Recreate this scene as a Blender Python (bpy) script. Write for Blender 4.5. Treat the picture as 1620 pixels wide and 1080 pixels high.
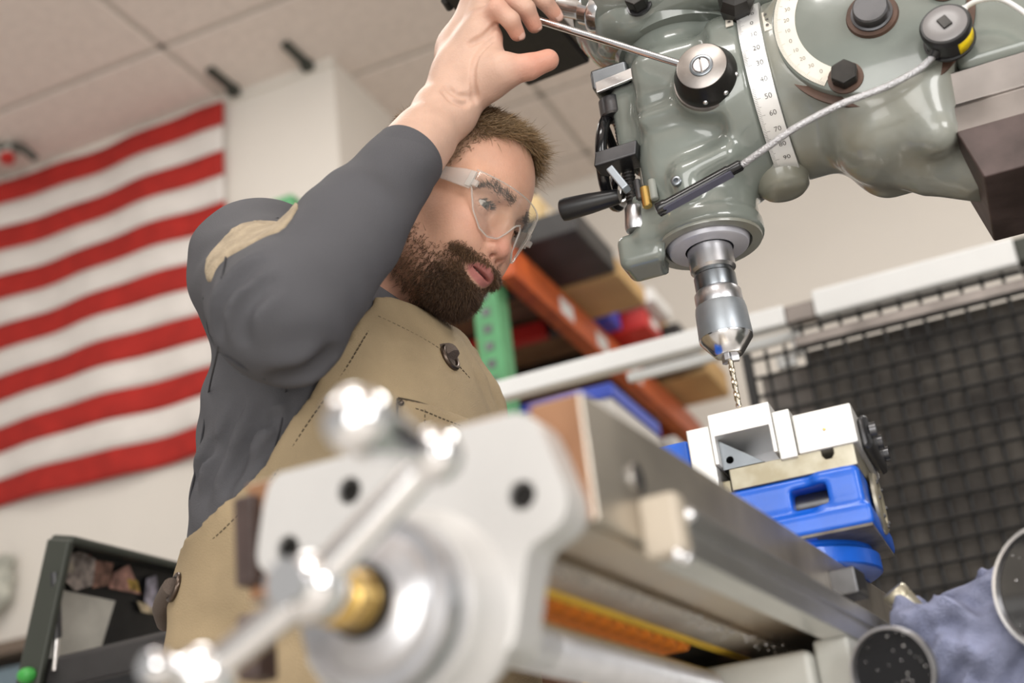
import bpy, bmesh, math, random
import numpy as np
from mathutils import Matrix, Vector

for o in list(bpy.data.objects):
    bpy.data.objects.remove(o, do_unlink=True)
scene = bpy.context.scene
COL = scene.collection
rng = np.random.default_rng(7)
random.seed(7)
R_ = math.radians

# ------------------------------------------------------------------ camera
# solved from the photograph's vanishing lines: +X runs from the operator to the
# mill column, +Y along the mill table away from the camera, Z up.
FPX = 2110.7
IMW, IMH = 1620, 1080
PITCH, ROLL, YAW_MILL, YAW_WALL = (R_(a) for a in (23.044, -6.7824, 24.634, 21.243))
ZT = 1.05                                   # top of the mill table


def _cam():
    fw = np.array([0, math.cos(PITCH), math.sin(PITCH)])
    rt = np.array([1.0, 0, 0])
    up = np.cross(rt, fw)
    r = math.cos(ROLL) * rt + math.sin(ROLL) * up
    u = -math.sin(ROLL) * rt + math.cos(ROLL) * up
    c, s = math.cos(YAW_MILL), math.sin(YAW_MILL)
    M = np.array([[c, -s, 0], [s, c, 0], [0, 0, 1.0]])
    return M @ r, M @ u, M @ fw


CR, CU, CF = _cam()


def ray(x, y):
    return (x - IMW / 2) / FPX * CR - (y - IMH / 2) / FPX * CU + CF


CP = np.array([.1143, 0, ZT]) - .736 * ray(918, 617)
AW = YAW_MILL - YAW_WALL
WX = np.array([math.cos(AW), math.sin(AW), 0])     # along the back wall
WN = np.array([-math.sin(AW), math.cos(AW), 0])    # into the back wall


def hit(x, y, n, p0):
    q = ray(x, y)
    n = np.array(n, float)
    return CP + q * (n @ (np.array(p0, float) - CP)) / (n @ q)


def atY(x, y, v): return hit(x, y, (0, 1, 0), (0, v, 0))
def atX(x, y, v): return hit(x, y, (1, 0, 0), (v, 0, 0))
def atZ(x, y, v): return hit(x, y, (0, 0, 1), (0, 0, v))
def atD(x, y, d): return CP + ray(x, y) * d
def atW(x, y, d): return hit(x, y, WN, CP + WN * d)


def W(u, d, z):
    """wall frame: u along the wall, d distance from the camera position, z up"""
    p = CP + WX * u + WN * d
    return np.array([p[0], p[1], z])


cam_d = bpy.data.cameras.new('camera')
cam = bpy.data.objects.new('camera', cam_d)
COL.objects.link(cam)
cm = Matrix(((CR[0], CU[0], -CF[0], CP[0]), (CR[1], CU[1], -CF[1], CP[1]),
             (CR[2], CU[2], -CF[2], CP[2]), (0, 0, 0, 1)))
cam.matrix_world = cm
cam_d.sensor_width = 36
cam_d.sensor_fit = 'HORIZONTAL'
cam_d.lens = FPX / IMW * 36
cam_d.clip_start = .02
cam_d.dof.use_dof = True
cam_d.dof.focus_distance = 1.42
cam_d.dof.aperture_fstop = 3.0
cam_d.dof.aperture_blades = 9
scene.camera = cam

# ------------------------------------------------------------------ light
world = bpy.data.worlds.new('world')
scene.world = world
world.use_nodes = True
bg = world.node_tree.nodes['Background']
bg.inputs[0].default_value = (1.0, .97, .94, 1)
bg.inputs[1].default_value = .46


def area(name, loc, target, sx, sy, power, color=(1, .97, .93)):
    l = bpy.data.lights.new(name, 'AREA')
    l.shape = 'RECTANGLE'
    l.size, l.size_y, l.energy, l.color = sx, sy, power, color
    o = bpy.data.objects.new(name, l)
    COL.objects.link(o)
    o.location = loc
    d = Vector(target) - Vector(loc)
    o.rotation_euler = d.to_track_quat('-Z', 'Y').to_euler()
    return o


# soft fill added behind the camera, daylight from a window on the right-hand wall,
# and the flush ceiling lamps; all of them lie outside the frame
area('fill_behind_offscreen', (.9, -4.6, 1.35), (.9, 0, 1.35), 3.0, 2.5, 132, (1, .98, .95))
area('window_right_offscreen', (4.0, -2.3, 1.9), (0, -2.0, 1.9), 2.2, 1.6, 135, (1, .98, .96))
for nm_, x_, y_, w_ in (('a', .3, -1.6, 44), ('b', -1.5, 1.5, 26), ('c', 1.1, 2.4, 54), ('d', -2.2, -.8, 26)):
    area('ceiling_lamp_%s_offscreen' % nm_, (x_, y_, 3.83), (x_, y_ + .001, 0), 1.2, .6, w_)

vs = scene.view_settings
vs.view_transform = 'Standard'
vs.look = 'None'
vs.exposure = -0.06
vs.gamma = 1.0
vs.use_curve_mapping = False


# ------------------------------------------------------------------ materials
def mat(name, col, rough=.5, metal=0.0, var=.0, vscale=8.0, bump=0.0, bscale=60.0,
        coat=0.0, col2=None, attr=None, spec=.5, detail=4.0):
    m = bpy.data.materials.new(name)
    m.use_nodes = True
    nt = m.node_tree
    b = nt.nodes['Principled BSDF']
    b.inputs['Roughness'].default_value = rough
    b.inputs['Metallic'].default_value = metal
    b.inputs['Specular IOR Level'].default_value = spec
    b.inputs['Coat Weight'].default_value = coat
    b.inputs['Coat Roughness'].default_value = .06
    c = (*col, 1)
    b.inputs['Base Color'].default_value = c
    tc = nt.nodes.new('ShaderNodeTexCoord')
    src = None
    if attr:
        a = nt.nodes.new('ShaderNodeAttribute')
        a.attribute_name = attr
        src = a.outputs['Color']
    if var > 0 or col2:
        n = nt.nodes.new('ShaderNodeTexNoise')
        n.inputs['Scale'].default_value = vscale
        n.inputs['Detail'].default_value = detail
        nt.links.new(tc.outputs['Object'], n.inputs['Vector'])
        r = nt.nodes.new('ShaderNodeValToRGB')
        r.color_ramp.elements[0].position = .35
        r.color_ramp.elements[1].position = .65
        if col2:
            r.color_ramp.elements[0].color = c
            r.color_ramp.elements[1].color = (*col2, 1)
        else:
            r.color_ramp.elements[0].color = (*[x * (1 - var) for x in col], 1)
            r.color_ramp.elements[1].color = (*[min(1, x * (1 + var)) for x in col], 1)
        if attr:
            for k, v in ((0, 1 - var), (1, 1 + var)):
                r.color_ramp.elements[k].color = (v, v, v, 1)
        nt.links.new(n.outputs['Fac'], r.inputs['Fac'])
        if attr:
            mx = nt.nodes.new('ShaderNodeMix')
            mx.data_type = 'RGBA'
            mx.blend_type = 'MULTIPLY'
            mx.inputs['Factor'].default_value = 1
            nt.links.new(src, mx.inputs['A'])
            nt.links.new(r.outputs['Color'], mx.inputs['B'])
            src = mx.outputs['Result']
        else:
            src = r.outputs['Color']
    if src:
        nt.links.new(src, b.inputs['Base Color'])
    if bump > 0:
        n2 = nt.nodes.new('ShaderNodeTexNoise')
        n2.inputs['Scale'].default_value = bscale
        n2.inputs['Detail'].default_value = 3
        nt.links.new(tc.outputs['Object'], n2.inputs['Vector'])
        bp = nt.nodes.new('ShaderNodeBump')
        bp.inputs['Strength'].default_value = bump
        bp.inputs['Distance'].default_value = .002
        nt.links.new(n2.outputs['Fac'], bp.inputs['Height'])
        nt.links.new(bp.outputs['Normal'], b.inputs['Normal'])
    return m


M = {}
M['wall'] = mat('wall_paint', (.74, .70, .64), .8, var=.03, vscale=1.5, bump=.1, bscale=120)
M['ceil'] = mat('ceiling_tile', (.74, .66, .60), .9, var=.06, vscale=30, bump=.3, bscale=150)
M['tbar'] = mat('ceiling_bar', (.50, .45, .40), .7)
M['floor'] = mat('floor_concrete', (.60, .58, .55), .6, var=.15, vscale=3)
M['red'] = mat('flag_red', (.40, .018, .012), .8, var=.12, vscale=14, bump=.2, bscale=400)
M['white'] = mat('flag_white', (.74, .70, .66), .8, var=.04, vscale=10, bump=.2, bscale=400)
M['navy'] = mat('flag_blue', (.02, .03, .12), .8)
M['dkclip'] = mat('clip_dark', (.05, .055, .045), .5, .2)
M['cast'] = mat('mill_green_grey_paint', (.19, .212, .19), .20, var=.10, vscale=9, bump=.25, bscale=22, coat=.6)
M['cast_dirty'] = mat('mill_paint_oily', (.27, .285, .26), .28, col2=(.24, .235, .19), vscale=14, bump=.2, bscale=30, coat=.4)
M['steel'] = mat('steel_ground', (.46, .45, .44), .30, 1.0, var=.08, vscale=40)
M['steel_lt'] = mat('steel_bright', (.72, .72, .73), .20, 1.0, var=.04, vscale=30)
M['chrome'] = mat('chrome', (.86, .86, .88), .06, 1.0)
M['crank'] = mat('polished_crank_steel', (.94, .94, .95), .16, 1.0)
M['satin'] = mat('satin_steel', (.60, .60, .62), .33, 1.0, var=.05, vscale=60)
M['dsteel'] = mat('dark_steel', (.10, .10, .105), .32, .8, var=.2, vscale=30)
M['gunmetal'] = mat('gunmetal', (.24, .26, .28), .3, 1.0, var=.08, vscale=40)
M['black'] = mat('black_plastic', (.012, .012, .013), .35, var=.2, vscale=40)
M['blackgl'] = mat('black_gloss', (.008, .008, .009), .12)
M['blackox'] = mat('black_oxide', (.03, .028, .026), .35, .6, var=.3, vscale=40)
M['brown'] = mat('dark_brown_paint', (.045, .028, .024), .5, col2=(.09, .06, .055), vscale=20, bump=.3, bscale=60)
M['dove'] = mat('dovetail_iron', (.24, .215, .20), .38, .85, var=.2, vscale=12)
M['table'] = mat('table_iron', (.55, .50, .43), .36, .85, var=.22, vscale=12)
M['table_end'] = mat('table_end_brown', (.40, .21, .115), .42, .35, col2=(.27, .135, .07), vscale=14)  # brown tone on the end face, unlike the grey table sides
M['table_un'] = mat('table_underside', (.44, .39, .33), .30, .85, col2=(.52, .41, .29), vscale=9)
M['alu'] = mat('aluminium', (.68, .67, .65), .38, 1.0, var=.05, vscale=20)
M['alu_cast'] = mat('end_bracket_aluminium', (.60, .59, .575), .42, .35, var=.03, vscale=10)
M['alu_white'] = mat('machined_aluminium', (.86, .85, .83), .35, .45, var=.03, vscale=20)
M['brass'] = mat('brass', (.62, .42, .14), .25, 1.0)
M['band'] = mat('graduated_band', (.80, .80, .79), .32, .5, var=.04, vscale=30)
M['plate'] = mat('ivory_scale_plate', (.68, .64, .56), .45, .1, var=.05, vscale=30)
M['ink'] = mat('engraving_ink', (.09, .085, .08), .6)
M['ink_lt'] = mat('engraving_faded', (.22, .20, .18), .6)
M['rust'] = mat('rusty_gap', (.085, .045, .03), .6, var=.3, vscale=30)
M['yellow'] = mat('yellow_rubber', (.85, .62, .0), .5, var=.1, vscale=200, bump=.4, bscale=500)
M['visblue'] = mat('vise_blue_paint', (.006, .115, .62), .36, var=.10, vscale=25, bump=.15, bscale=80, coat=.3)
M['visway'] = mat('vise_way_steel', (.50, .47, .38), .4, .7, col2=(.34, .30, .21), vscale=30)
M['visund'] = mat('vise_underside_iron', (.14, .12, .10), .6, .4, col2=(.22, .20, .17), vscale=50, bump=.5, bscale=150)
M['jaw'] = mat('vise_jaw_steel', (.80, .79, .76), .36, .55, var=.03, vscale=30)
M['gooseneck'] = mat('braided_steel', (.62, .62, .64), .3, .8, bump=1.0, bscale=600)
M['cable'] = mat('white_cable', (.75, .75, .75), .4)
M['lampface'] = mat('lamp_diffuser', (.07, .07, .10), .3)
M['ringpl'] = mat('grey_nose_ring', (.50, .50, .55), .35, .2)
M['orange'] = mat('rack_orange', (.60, .115, .02), .45, var=.22, vscale=14, col2=(.42, .07, .012))
M['green'] = mat('rack_green', (.09, .30, .13), .5, var=.15, vscale=10)
M['ply'] = mat('shelf_board', (.20, .11, .05), .8, var=.2, vscale=10)
M['card'] = mat('cardboard', (.52, .33, .14), .85, var=.12, vscale=8)
M['cardlt'] = mat('cardboard_pale', (.68, .50, .26), .85, var=.1, vscale=8)
M['paper'] = mat('white_paper', (.78, .77, .74), .7)
M['dkbox'] = mat('dark_case', (.03, .028, .028), .5, var=.3, vscale=10)
M['redbox'] = mat('red_box', (.50, .02, .015), .45, var=.1, vscale=10)
M['bluebox'] = mat('blue_plastic', (.03, .07, .45), .4, var=.1, vscale=8)
M['tote'] = mat('clear_tote', (.58, .56, .53), .35, var=.06, vscale=8)
M['totedk'] = mat('tote_contents', (.36, .20, .12), .6, var=.2, vscale=12)
M['rail'] = mat('white_rail', (.84, .85, .84), .4, var=.03, vscale=6)
M['wire'] = mat('black_wire', (.012, .012, .012), .45)
M['curtain'] = mat('dark_grey_panel', (.052, .046, .042), .8, col2=(.12, .108, .094), vscale=11)
M['yellowp'] = mat('yellow_paint', (.80, .52, .05), .5, var=.15, vscale=10)
M['greyp'] = mat('machine_grey_paint', (.50, .50, .46), .4, var=.06, vscale=20)
M['wood'] = mat('shelf_trim', (.16, .12, .09), .6)
M['steelblue'] = mat('blue_grey_steel', (.16, .22, .26), .5)
M['rag'] = mat('blue_shop_rag', (.24, .26, .38), .9, var=.22, vscale=30, bump=1.0, bscale=500)
M['shirt'] = mat('grey_knit_shirt', (.082, .082, .092), .85, var=.06, vscale=6, bump=.5, bscale=900, attr='Col', spec=.25)
M['apron'] = mat('waxed_canvas', (.26, .19, .105), .75, attr='Col', var=.13, vscale=11, bump=.5, bscale=700, spec=.3)
M['leather'] = mat('tan_suede', (.36, .29, .20), .9, var=.15, vscale=60, bump=.8, bscale=350)
M['strap'] = mat('brown_webbing', (.10, .075, .06), .9, bump=.6, bscale=700)
M['stitch'] = mat('brown_stitching', (.06, .042, .025), .9)
M['seam'] = mat('dark_seam', (.035, .035, .04), .9)
M['gromm'] = mat('bronze_grommet', (.10, .075, .06), .3, .9)
M['trouser'] = mat('dark_trousers', (.04, .04, .05), .9)
M['shoe'] = mat('brown_boot', (.05, .03, .02), .6)
M['skin'] = mat('skin', (.6, .36, .26), .48, attr='Col', var=.05, vscale=45, bump=.22, bscale=420, spec=.35)
_b = M['skin'].node_tree.nodes['Principled BSDF']
_b.inputs['Subsurface Weight'].default_value = .12
_b.inputs['Subsurface Radius'].default_value = (.006, .0025, .0015)
_b.inputs['Subsurface Scale'].default_value = 1.0
M['hair'] = mat('brown_hair', (.1, .06, .03), .5, attr='Col', spec=.5)
M['nail'] = mat('fingernail', (.68, .42, .34), .28)
M['eye'] = mat('eyeball', (.8, .8, .8), .08, attr='Col')
M['teeth'] = mat('teeth', (.75, .72, .64), .25)


def glassy(name, tint, mixw):
    m = bpy.data.materials.new(name)
    m.use_nodes = True
    nt = m.node_tree
    nt.nodes.clear()
    out = nt.nodes.new('ShaderNodeOutputMaterial')
    tr = nt.nodes.new('ShaderNodeBsdfTransparent')
    tr.inputs[0].default_value = (*tint, 1)
    gl = nt.nodes.new('ShaderNodeBsdfGlossy')
    gl.inputs['Roughness'].default_value = .04
    df = nt.nodes.new('ShaderNodeBsdfDiffuse')
    df.inputs[0].default_value = (.8, .78, .75, 1)
    lw = nt.nodes.new('ShaderNodeLayerWeight')
    lw.inputs[0].default_value = .5
    pw = nt.nodes.new('ShaderNodeMath')
    pw.operation = 'POWER'
    pw.inputs[1].default_value = 4.0
    nt.links.new(lw.outputs['Facing'], pw.inputs[0])
    fr = nt.nodes.new('ShaderNodeMath')
    fr.operation = 'MULTIPLY_ADD'
    fr.inputs[1].default_value = .55
    fr.inputs[2].default_value = .035
    nt.links.new(pw.outputs[0], fr.inputs[0])
    m1 = nt.nodes.new('ShaderNodeMixShader')
    m2 = nt.nodes.new('ShaderNodeMixShader')
    m1.inputs[0].default_value = mixw
    nt.links.new(tr.outputs[0], m1.inputs[1])
    nt.links.new(df.outputs[0], m1.inputs[2])
    nt.links.new(fr.outputs[0], m2.inputs[0])
    nt.links.new(m1.outputs[0], m2.inputs[1])
    nt.links.new(gl.outputs[0], m2.inputs[2])
    nt.links.new(m2.outputs[0], out.inputs[0])
    return m


M['lens'] = glassy('clear_lens', (.97, .97, .96), .03)
M['lensrim'] = glassy('clear_rim', (.93, .92, .9), .30)
M['temple'] = glassy('frosted_temple', (.9, .88, .85), .28)


# ------------------------------------------------------------------ mesh helpers
def nrm(v):
    v = np.array(v, float)
    return v / (np.linalg.norm(v) + 1e-12)


def frame(ax):
    ax = nrm(ax)
    t = np.array([0, 0, 1.0]) if abs(ax[2]) < .9 else np.array([1.0, 0, 0])
    a = nrm(np.cross(t, ax))
    return a, np.cross(ax, a), ax


class MB:
    """collects shapes; T maps local points to world"""

    def __init__(s, T=None):
        s.v, s.f, s.T = [], [], T

    def add(s, verts, faces):
        n = len(s.v)
        for p in verts:
            s.v.append(tuple(s.T(p)) if s.T else tuple(p))
        s.f += [tuple(i + n for i in f) for f in faces]
        return s

    def box(s, lo, hi):
        (a, b, c), (d, e, g) = lo, hi
        return s.add([(a, b, c), (d, b, c), (d, e, c), (a, e, c), (a, b, g), (d, b, g), (d, e, g), (a, e, g)],
                     [(0, 3, 2, 1), (4, 5, 6, 7), (0, 1, 5, 4), (1, 2, 6, 5), (2, 3, 7, 6), (3, 0, 4, 7)])

    def obox(s, c, ax, ay, az):
        """oriented box from centre and half-axis vectors"""
        c, ax, ay, az = (np.array(q, float) for q in (c, ax, ay, az))
        vs_ = [c + i * ax + j * ay + k * az for k in (-1, 1) for j, i in ((-1, -1), (-1, 1), (1, 1), (1, -1))]
        return s.add(vs_, [(0, 3, 2, 1), (4, 5, 6, 7), (0, 1, 5, 4), (1, 2, 6, 5), (2, 3, 7, 6), (3, 0, 4, 7)])

    def lathe(s, prof, org, ax, n=32, cap=True):
        """prof: list of (distance along axis, radius)"""
        if prof[0] == prof[-1]:
            cap = False
        org = np.array(org, float)
        a, b, c = frame(ax)
        vs_, fs = [], []
        for h, r in prof:
            for i in range(n):
                t = 2 * math.pi * i / n
                vs_.append(org + c * h + (a * math.cos(t) + b * math.sin(t)) * r)
        for k in range(len(prof) - 1):
            for i in range(n):
                j = (i + 1) % n
                fs.append((k * n + i, k * n + j, (k + 1) * n + j, (k + 1) * n + i))
        if cap:
            fs.append(tuple(range(n))[::-1])
            fs.append(tuple((len(prof) - 1) * n + i for i in range(n)))
        return s.add(vs_, fs)

    def cyl(s, p0, p1, r0, r1=None, n=24, bev=0):
        p0, p1 = np.array(p0, float), np.array(p1, float)
        L = np.linalg.norm(p1 - p0)
        r1 = r0 if r1 is None else r1
        if bev:
            return s.lathe([(0, r0 - bev), (bev, r0), (L - bev, r1), (L, r1 - bev)], p0, p1 - p0, n)
        return s.lathe([(0, r0), (L, r1)], p0, p1 - p0, n)

    def sphere(s, c, r, n=20, m=12, ax=(0, 0, 1)):
        r = np.array([r, r, r] if np.isscalar(r) else r, float)
        c = np.array(c, float)
        vs_ = [c + r * (0, 0, -1)]
        for k in range(1, m):
            t = -math.pi / 2 + math.pi * k / m
            for i in range(n):
                q = 2 * math.pi * i / n
                vs_.append(c + r * (math.cos(t) * math.cos(q), math.cos(t) * math.sin(q), math.sin(t)))
        vs_.append(c + r * (0, 0, 1))
        fs = [(0, 1 + (i + 1) % n, 1 + i) for i in range(n)]
        for k in range(m - 2):
            for i in range(n):
                j = (i + 1) % n
                fs.append((1 + k * n + i, 1 + k * n + j, 1 + (k + 1) * n + j, 1 + (k + 1) * n + i))
        L = len(vs_) - 1
        fs += [(1 + (m - 2) * n + i, 1 + (m - 2) * n + (i + 1) % n, L) for i in range(n)]
        return s.add(vs_, fs)

    def tube(s, pts, r, n=10, closed=False):
        pts = [np.array(p, float) for p in pts]
        N = len(pts)
        rr = [r] * N if np.isscalar(r) else r
        vs_, fs = [], []
        a = None
        for k in range(N):
            if closed:
                t = nrm(pts[(k + 1) % N] - pts[k - 1])
            else:
                t = nrm(pts[min(k + 1, N - 1)] - pts[max(k - 1, 0)])
            if a is None:
                a, b, _ = frame(t)
            a = nrm(a - t * (a @ t))
            b = np.cross(t, a)
            for i in range(n):
                q = 2 * math.pi * i / n
                vs_.append(pts[k] + (a * math.cos(q) + b * math.sin(q)) * rr[k])
        for k in range(N if closed else N - 1):
            k2 = (k + 1) % N
            for i in range(n):
                j = (i + 1) % n
                fs.append((k * n + i, k * n + j, k2 * n + j, k2 * n + i))
        if not closed:
            fs.append(tuple(range(n))[::-1])
            fs.append(tuple((N - 1) * n + i for i in range(n)))
        return s.add(vs_, fs)

    def prism(s, poly, ext):
        """poly: list of 3-D points (planar), ext: extrusion vector"""
        poly = [np.array(p, float) for p in poly]
        ext = np.array(ext, float)
        n = len(poly)
        return s.add(poly + [p + ext for p in poly],
                     [tuple(range(n))[::-1], tuple(range(n, 2 * n))] +
                     [(i, (i + 1) % n, n + (i + 1) % n, n + i) for i in range(n)])

    def build(s, name, m, parent=None, smooth=False, bevel=0, seg=2, fix=True, angle=40):
        me = bpy.data.meshes.new(name)
        me.from_pydata([tuple(map(float, p)) for p in s.v], [], s.f)
        if fix:
            bm = bmesh.new()
            bm.from_mesh(me)
            bmesh.ops.recalc_face_normals(bm, faces=bm.faces)
            bm.to_mesh(me)
            bm.free()
        return link(name, me, m, parent, smooth, bevel, seg, angle)


def link(name, me, m, parent=None, smooth=False, bevel=0, seg=2, angle=40):
    o = bpy.data.objects.new(name, me)
    COL.objects.link(o)
    if m is not None:
        me.materials.append(M[m] if isinstance(m, str) else m)
    if smooth or bevel:
        me.shade_smooth()
        if not (smooth == 'all'):
            me.set_sharp_from_angle(angle=R_(angle))
    if bevel:
        md = o.modifiers.new('bevel', 'BEVEL')
        md.width = bevel
        md.segments = seg
        md.limit_method = 'ANGLE'
        md.angle_limit = R_(35)
        md.harden_normals = True
    if parent:
        o.parent = parent
        if parent.type == 'EMPTY':
            o.matrix_parent_inverse = Matrix.Translation(-parent.location)
    return o


def cut(o, *cutters):
    """subtract MB shapes from a mesh object for real holes and slots"""
    tmp = []
    for c in cutters:
        k = c.build('cutter', None)
        md = o.modifiers.new('cut', 'BOOLEAN')
        md.operation = 'DIFFERENCE'
        md.solver = 'EXACT'
        md.object = k
        tmp.append(k)
    bev = [m for m in o.modifiers if m.type == 'BEVEL']
    for m in bev:
        m.show_viewport = False
    bpy.context.view_layer.update()
    dg = bpy.context.evaluated_depsgraph_get()
    me = bpy.data.meshes.new_from_object(o.evaluated_get(dg))
    for m in [m for m in o.modifiers if m.type == 'BOOLEAN']:
        o.modifiers.remove(m)
    for m in bev:
        m.show_viewport = True
    o.data = me
    me.shade_smooth()
    me.set_sharp_from_angle(angle=R_(40))
    for k in tmp:
        bpy.data.objects.remove(k, do_unlink=True)
    return o


def tag(o, label=None, cat=None, group=None, kind=None):
    if label: o['label'] = label
    if cat: o['category'] = cat
    if group: o['group'] = group
    if kind: o['kind'] = kind
    return o


def thing(name, label, cat, loc, group=None):
    o = bpy.data.objects.new(name, None)
    o.empty_display_size = .05
    COL.objects.link(o)
    o.location = tuple(float(x) for x in loc)
    return tag(o, label, cat, group)


def struct(o):
    o['kind'] = 'structure'
    return o


def spline(pts, n):
    """Catmull-Rom through pts"""
    P = [np.array(p, float) for p in pts]
    P = [2 * P[0] - P[1]] + P + [2 * P[-1] - P[-2]]
    out = []
    for k in range(1, len(P) - 2):
        for i in range(n):
            t = i / n
            a, b, c, d = P[k - 1:k + 3]
            out.append(.5 * (2 * b + (c - a) * t + (2 * a - 5 * b + 4 * c - d) * t * t + (3 * b - a - 3 * c + d) * t ** 3))
    out.append(P[-2])
    return out


# ---- text as flat mesh data (built-in font)
_tc = {}


def text_data(sx):
    if sx not in _tc:
        cu = bpy.data.curves.new('t', 'FONT')
        cu.body = sx
        cu.align_x = 'CENTER'
        cu.align_y = 'CENTER'
        cu.resolution_u = 3
        ob = bpy.data.objects.new('t', cu)
        COL.objects.link(ob)
        dg = bpy.context.evaluated_depsgraph_get()
        me = ob.evaluated_get(dg).to_mesh()
        _tc[sx] = ([tuple(v.co) for v in me.vertices], [tuple(p.vertices) for p in me.polygons])
        ob.evaluated_get(dg).to_mesh_clear()
        bpy.data.objects.remove(ob)
        bpy.data.curves.remove(cu)
    return _tc[sx]


# ------------------------------------------------------------------ signed-distance modelling
class Field:
    def __init__(s, lo, hi, vox):
        s.lo = np.array(lo, float)
        s.vox = vox
        s.n = np.ceil((np.array(hi) - s.lo) / vox).astype(int) + 1
        s.ax = [(s.lo[i] + vox * np.arange(s.n[i])).astype(np.float32) for i in range(3)]
        s.d = np.full(s.n, 1.0, np.float32)

    def _sl(s, lo, hi, pad):
        sl = []
        for i in range(3):
            a = int(np.clip(np.floor((lo[i] - pad - s.lo[i]) / s.vox), 0, s.n[i]))
            b = int(np.clip(np.ceil((hi[i] + pad - s.lo[i]) / s.vox) + 1, 0, s.n[i]))
            sl.append(slice(a, b))
        sl = tuple(sl)
        P = np.meshgrid(*[s.ax[i][sl[i]] for i in range(3)], indexing='ij')
        return sl, P

    def op(s, fn, lo, hi, k=.004, mode='u'):
        pad = max(k, 4 * s.vox) + s.vox * 2
        sl, P = s._sl(lo, hi, pad)
        if P[0].size == 0:
            return s
        b = fn(*P).astype(np.float32)
        a = s.d[sl]
        if mode == 'u':
            h = np.maximum(k - np.abs(a - b), 0) / k
            s.d[sl] = np.minimum(a, b) - h * h * k * .25
        else:
            b = -b
            h = np.maximum(k - np.abs(a - b), 0) / k
            s.d[sl] = np.maximum(a, b) + h * h * k * .25
        return s

    def full(s, fn, k=.004, mode='u'):
        return s.op(fn, s.lo, s.lo + s.n * s.vox, k, mode)

    def cap(s, a, b, ra, rb=None, k=.004, mode='u'):
        a, b = np.array(a, float), np.array(b, float)
        rb = ra if rb is None else rb
        r = max(ra, rb)
        ba = b - a
        L2 = ba @ ba + 1e-12

        def fn(x, y, z):
            t = np.clip(((x - a[0]) * ba[0] + (y - a[1]) * ba[1] + (z - a[2]) * ba[2]) / L2, 0, 1)
            return np.sqrt((x - a[0] - t * ba[0]) ** 2 + (y - a[1] - t * ba[1]) ** 2 + (z - a[2] - t * ba[2]) ** 2) - (ra + (rb - ra) * t)
        return s.op(fn, np.minimum(a, b) - r, np.maximum(a, b) + r, k, mode)

    def ell(s, c, r, k=.004, mode='u', Rm=None):
        c, r = np.array(c, float), np.array([r] * 3 if np.isscalar(r) else r, float)
        ext = r if Rm is None else np.full(3, r.max())

        def fn(x, y, z):
            q = [x - c[0], y - c[1], z - c[2]]
            if Rm is not None:
                q = [Rm[0][i] * q[0] + Rm[1][i] * q[1] + Rm[2][i] * q[2] for i in range(3)]
            k0 = np.sqrt((q[0] / r[0]) ** 2 + (q[1] / r[1]) ** 2 + (q[2] / r[2]) ** 2)
            k1 = np.sqrt((q[0] / r[0] ** 2) ** 2 + (q[1] / r[1] ** 2) ** 2 + (q[2] / r[2] ** 2) ** 2) + 1e-9
            return k0 * (k0 - 1) / k1
        return s.op(fn, c - ext, c + ext, k, mode)

    def box(s, c, h, rad=.004, k=.004, mode='u', Rm=None):
        c, h = np.array(c, float), np.array(h, float)
        ext = h if Rm is None else np.full(3, np.linalg.norm(h))

        def fn(x, y, z):
            q = [x - c[0], y - c[1], z - c[2]]
            if Rm is not None:
                q = [Rm[0][i] * q[0] + Rm[1][i] * q[1] + Rm[2][i] * q[2] for i in range(3)]
            q = [np.abs(q[i]) - h[i] + rad for i in range(3)]
            o = np.sqrt(sum(np.maximum(v, 0) ** 2 for v in q))
            return o + np.minimum(np.maximum(np.maximum(q[0], q[1]), q[2]), 0) - rad
        return s.op(fn, c - ext, c + ext, k, mode)

    def cyl(s, a, b, r, rad=.003, k=.004, mode='u', r2=None):
        a, b = np.array(a, float), np.array(b, float)
        L = np.linalg.norm(b - a)
        u = (b - a) / L
        r2 = r if r2 is None else r2

        def fn(x, y, z):
            h = (x - a[0]) * u[0] + (y - a[1]) * u[1] + (z - a[2]) * u[2]
            p = np.sqrt(np.maximum((x - a[0]) ** 2 + (y - a[1]) ** 2 + (z - a[2]) ** 2 - h * h, 0))
            rr = r + (r2 - r) * np.clip(h / L, 0, 1)
            q0 = p - rr + rad
            q1 = np.abs(h - L / 2) - L / 2 + rad
            return np.sqrt(np.maximum(q0, 0) ** 2 + np.maximum(q1, 0) ** 2) + np.minimum(np.maximum(q0, q1), 0) - rad
        rm = max(r, r2)
        return s.op(fn, np.minimum(a, b) - rm, np.maximum(a, b) + rm, k, mode)

    def nets(s):
        d = s.d
        d[0], d[-1], d[:, 0], d[:, -1], d[:, :, 0], d[:, :, -1] = (np.maximum(q, 1e-3) for q in (d[0], d[-1], d[:, 0], d[:, -1], d[:, :, 0], d[:, :, -1]))
        sg = d < 0
        c = np.zeros(np.array(d.shape) - 1, np.int8)
        offs = [(i, j, k) for i in (0, 1) for j in (0, 1) for k in (0, 1)]
        nx, ny, nz = c.shape
        for i, j, k in offs:
            c += sg[i:i + nx, j:j + ny, k:k + nz]
        act = (c > 0) & (c < 8)
        I = np.argwhere(act)
        idx = np.full(c.shape, -1, np.int64)
        idx[act] = np.arange(len(I))
        val = {o: d[I[:, 0] + o[0], I[:, 1] + o[1], I[:, 2] + o[2]] for o in offs}
        acc = np.zeros((len(I), 3))
        cnt = np.zeros(len(I))
        for o in offs:
            for ax in range(3):
                if o[ax]:
                    continue
                p = list(o)
                p[ax] = 1
                a, b = val[o], val[tuple(p)]
                m = (a < 0) != (b < 0)
                t = np.where(m, a / np.where(m, a - b, 1), 0)
                pos = np.tile(np.array(o, float), (len(I), 1))
                pos[:, ax] += t
                acc += pos * m[:, None]
                cnt += m
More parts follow.
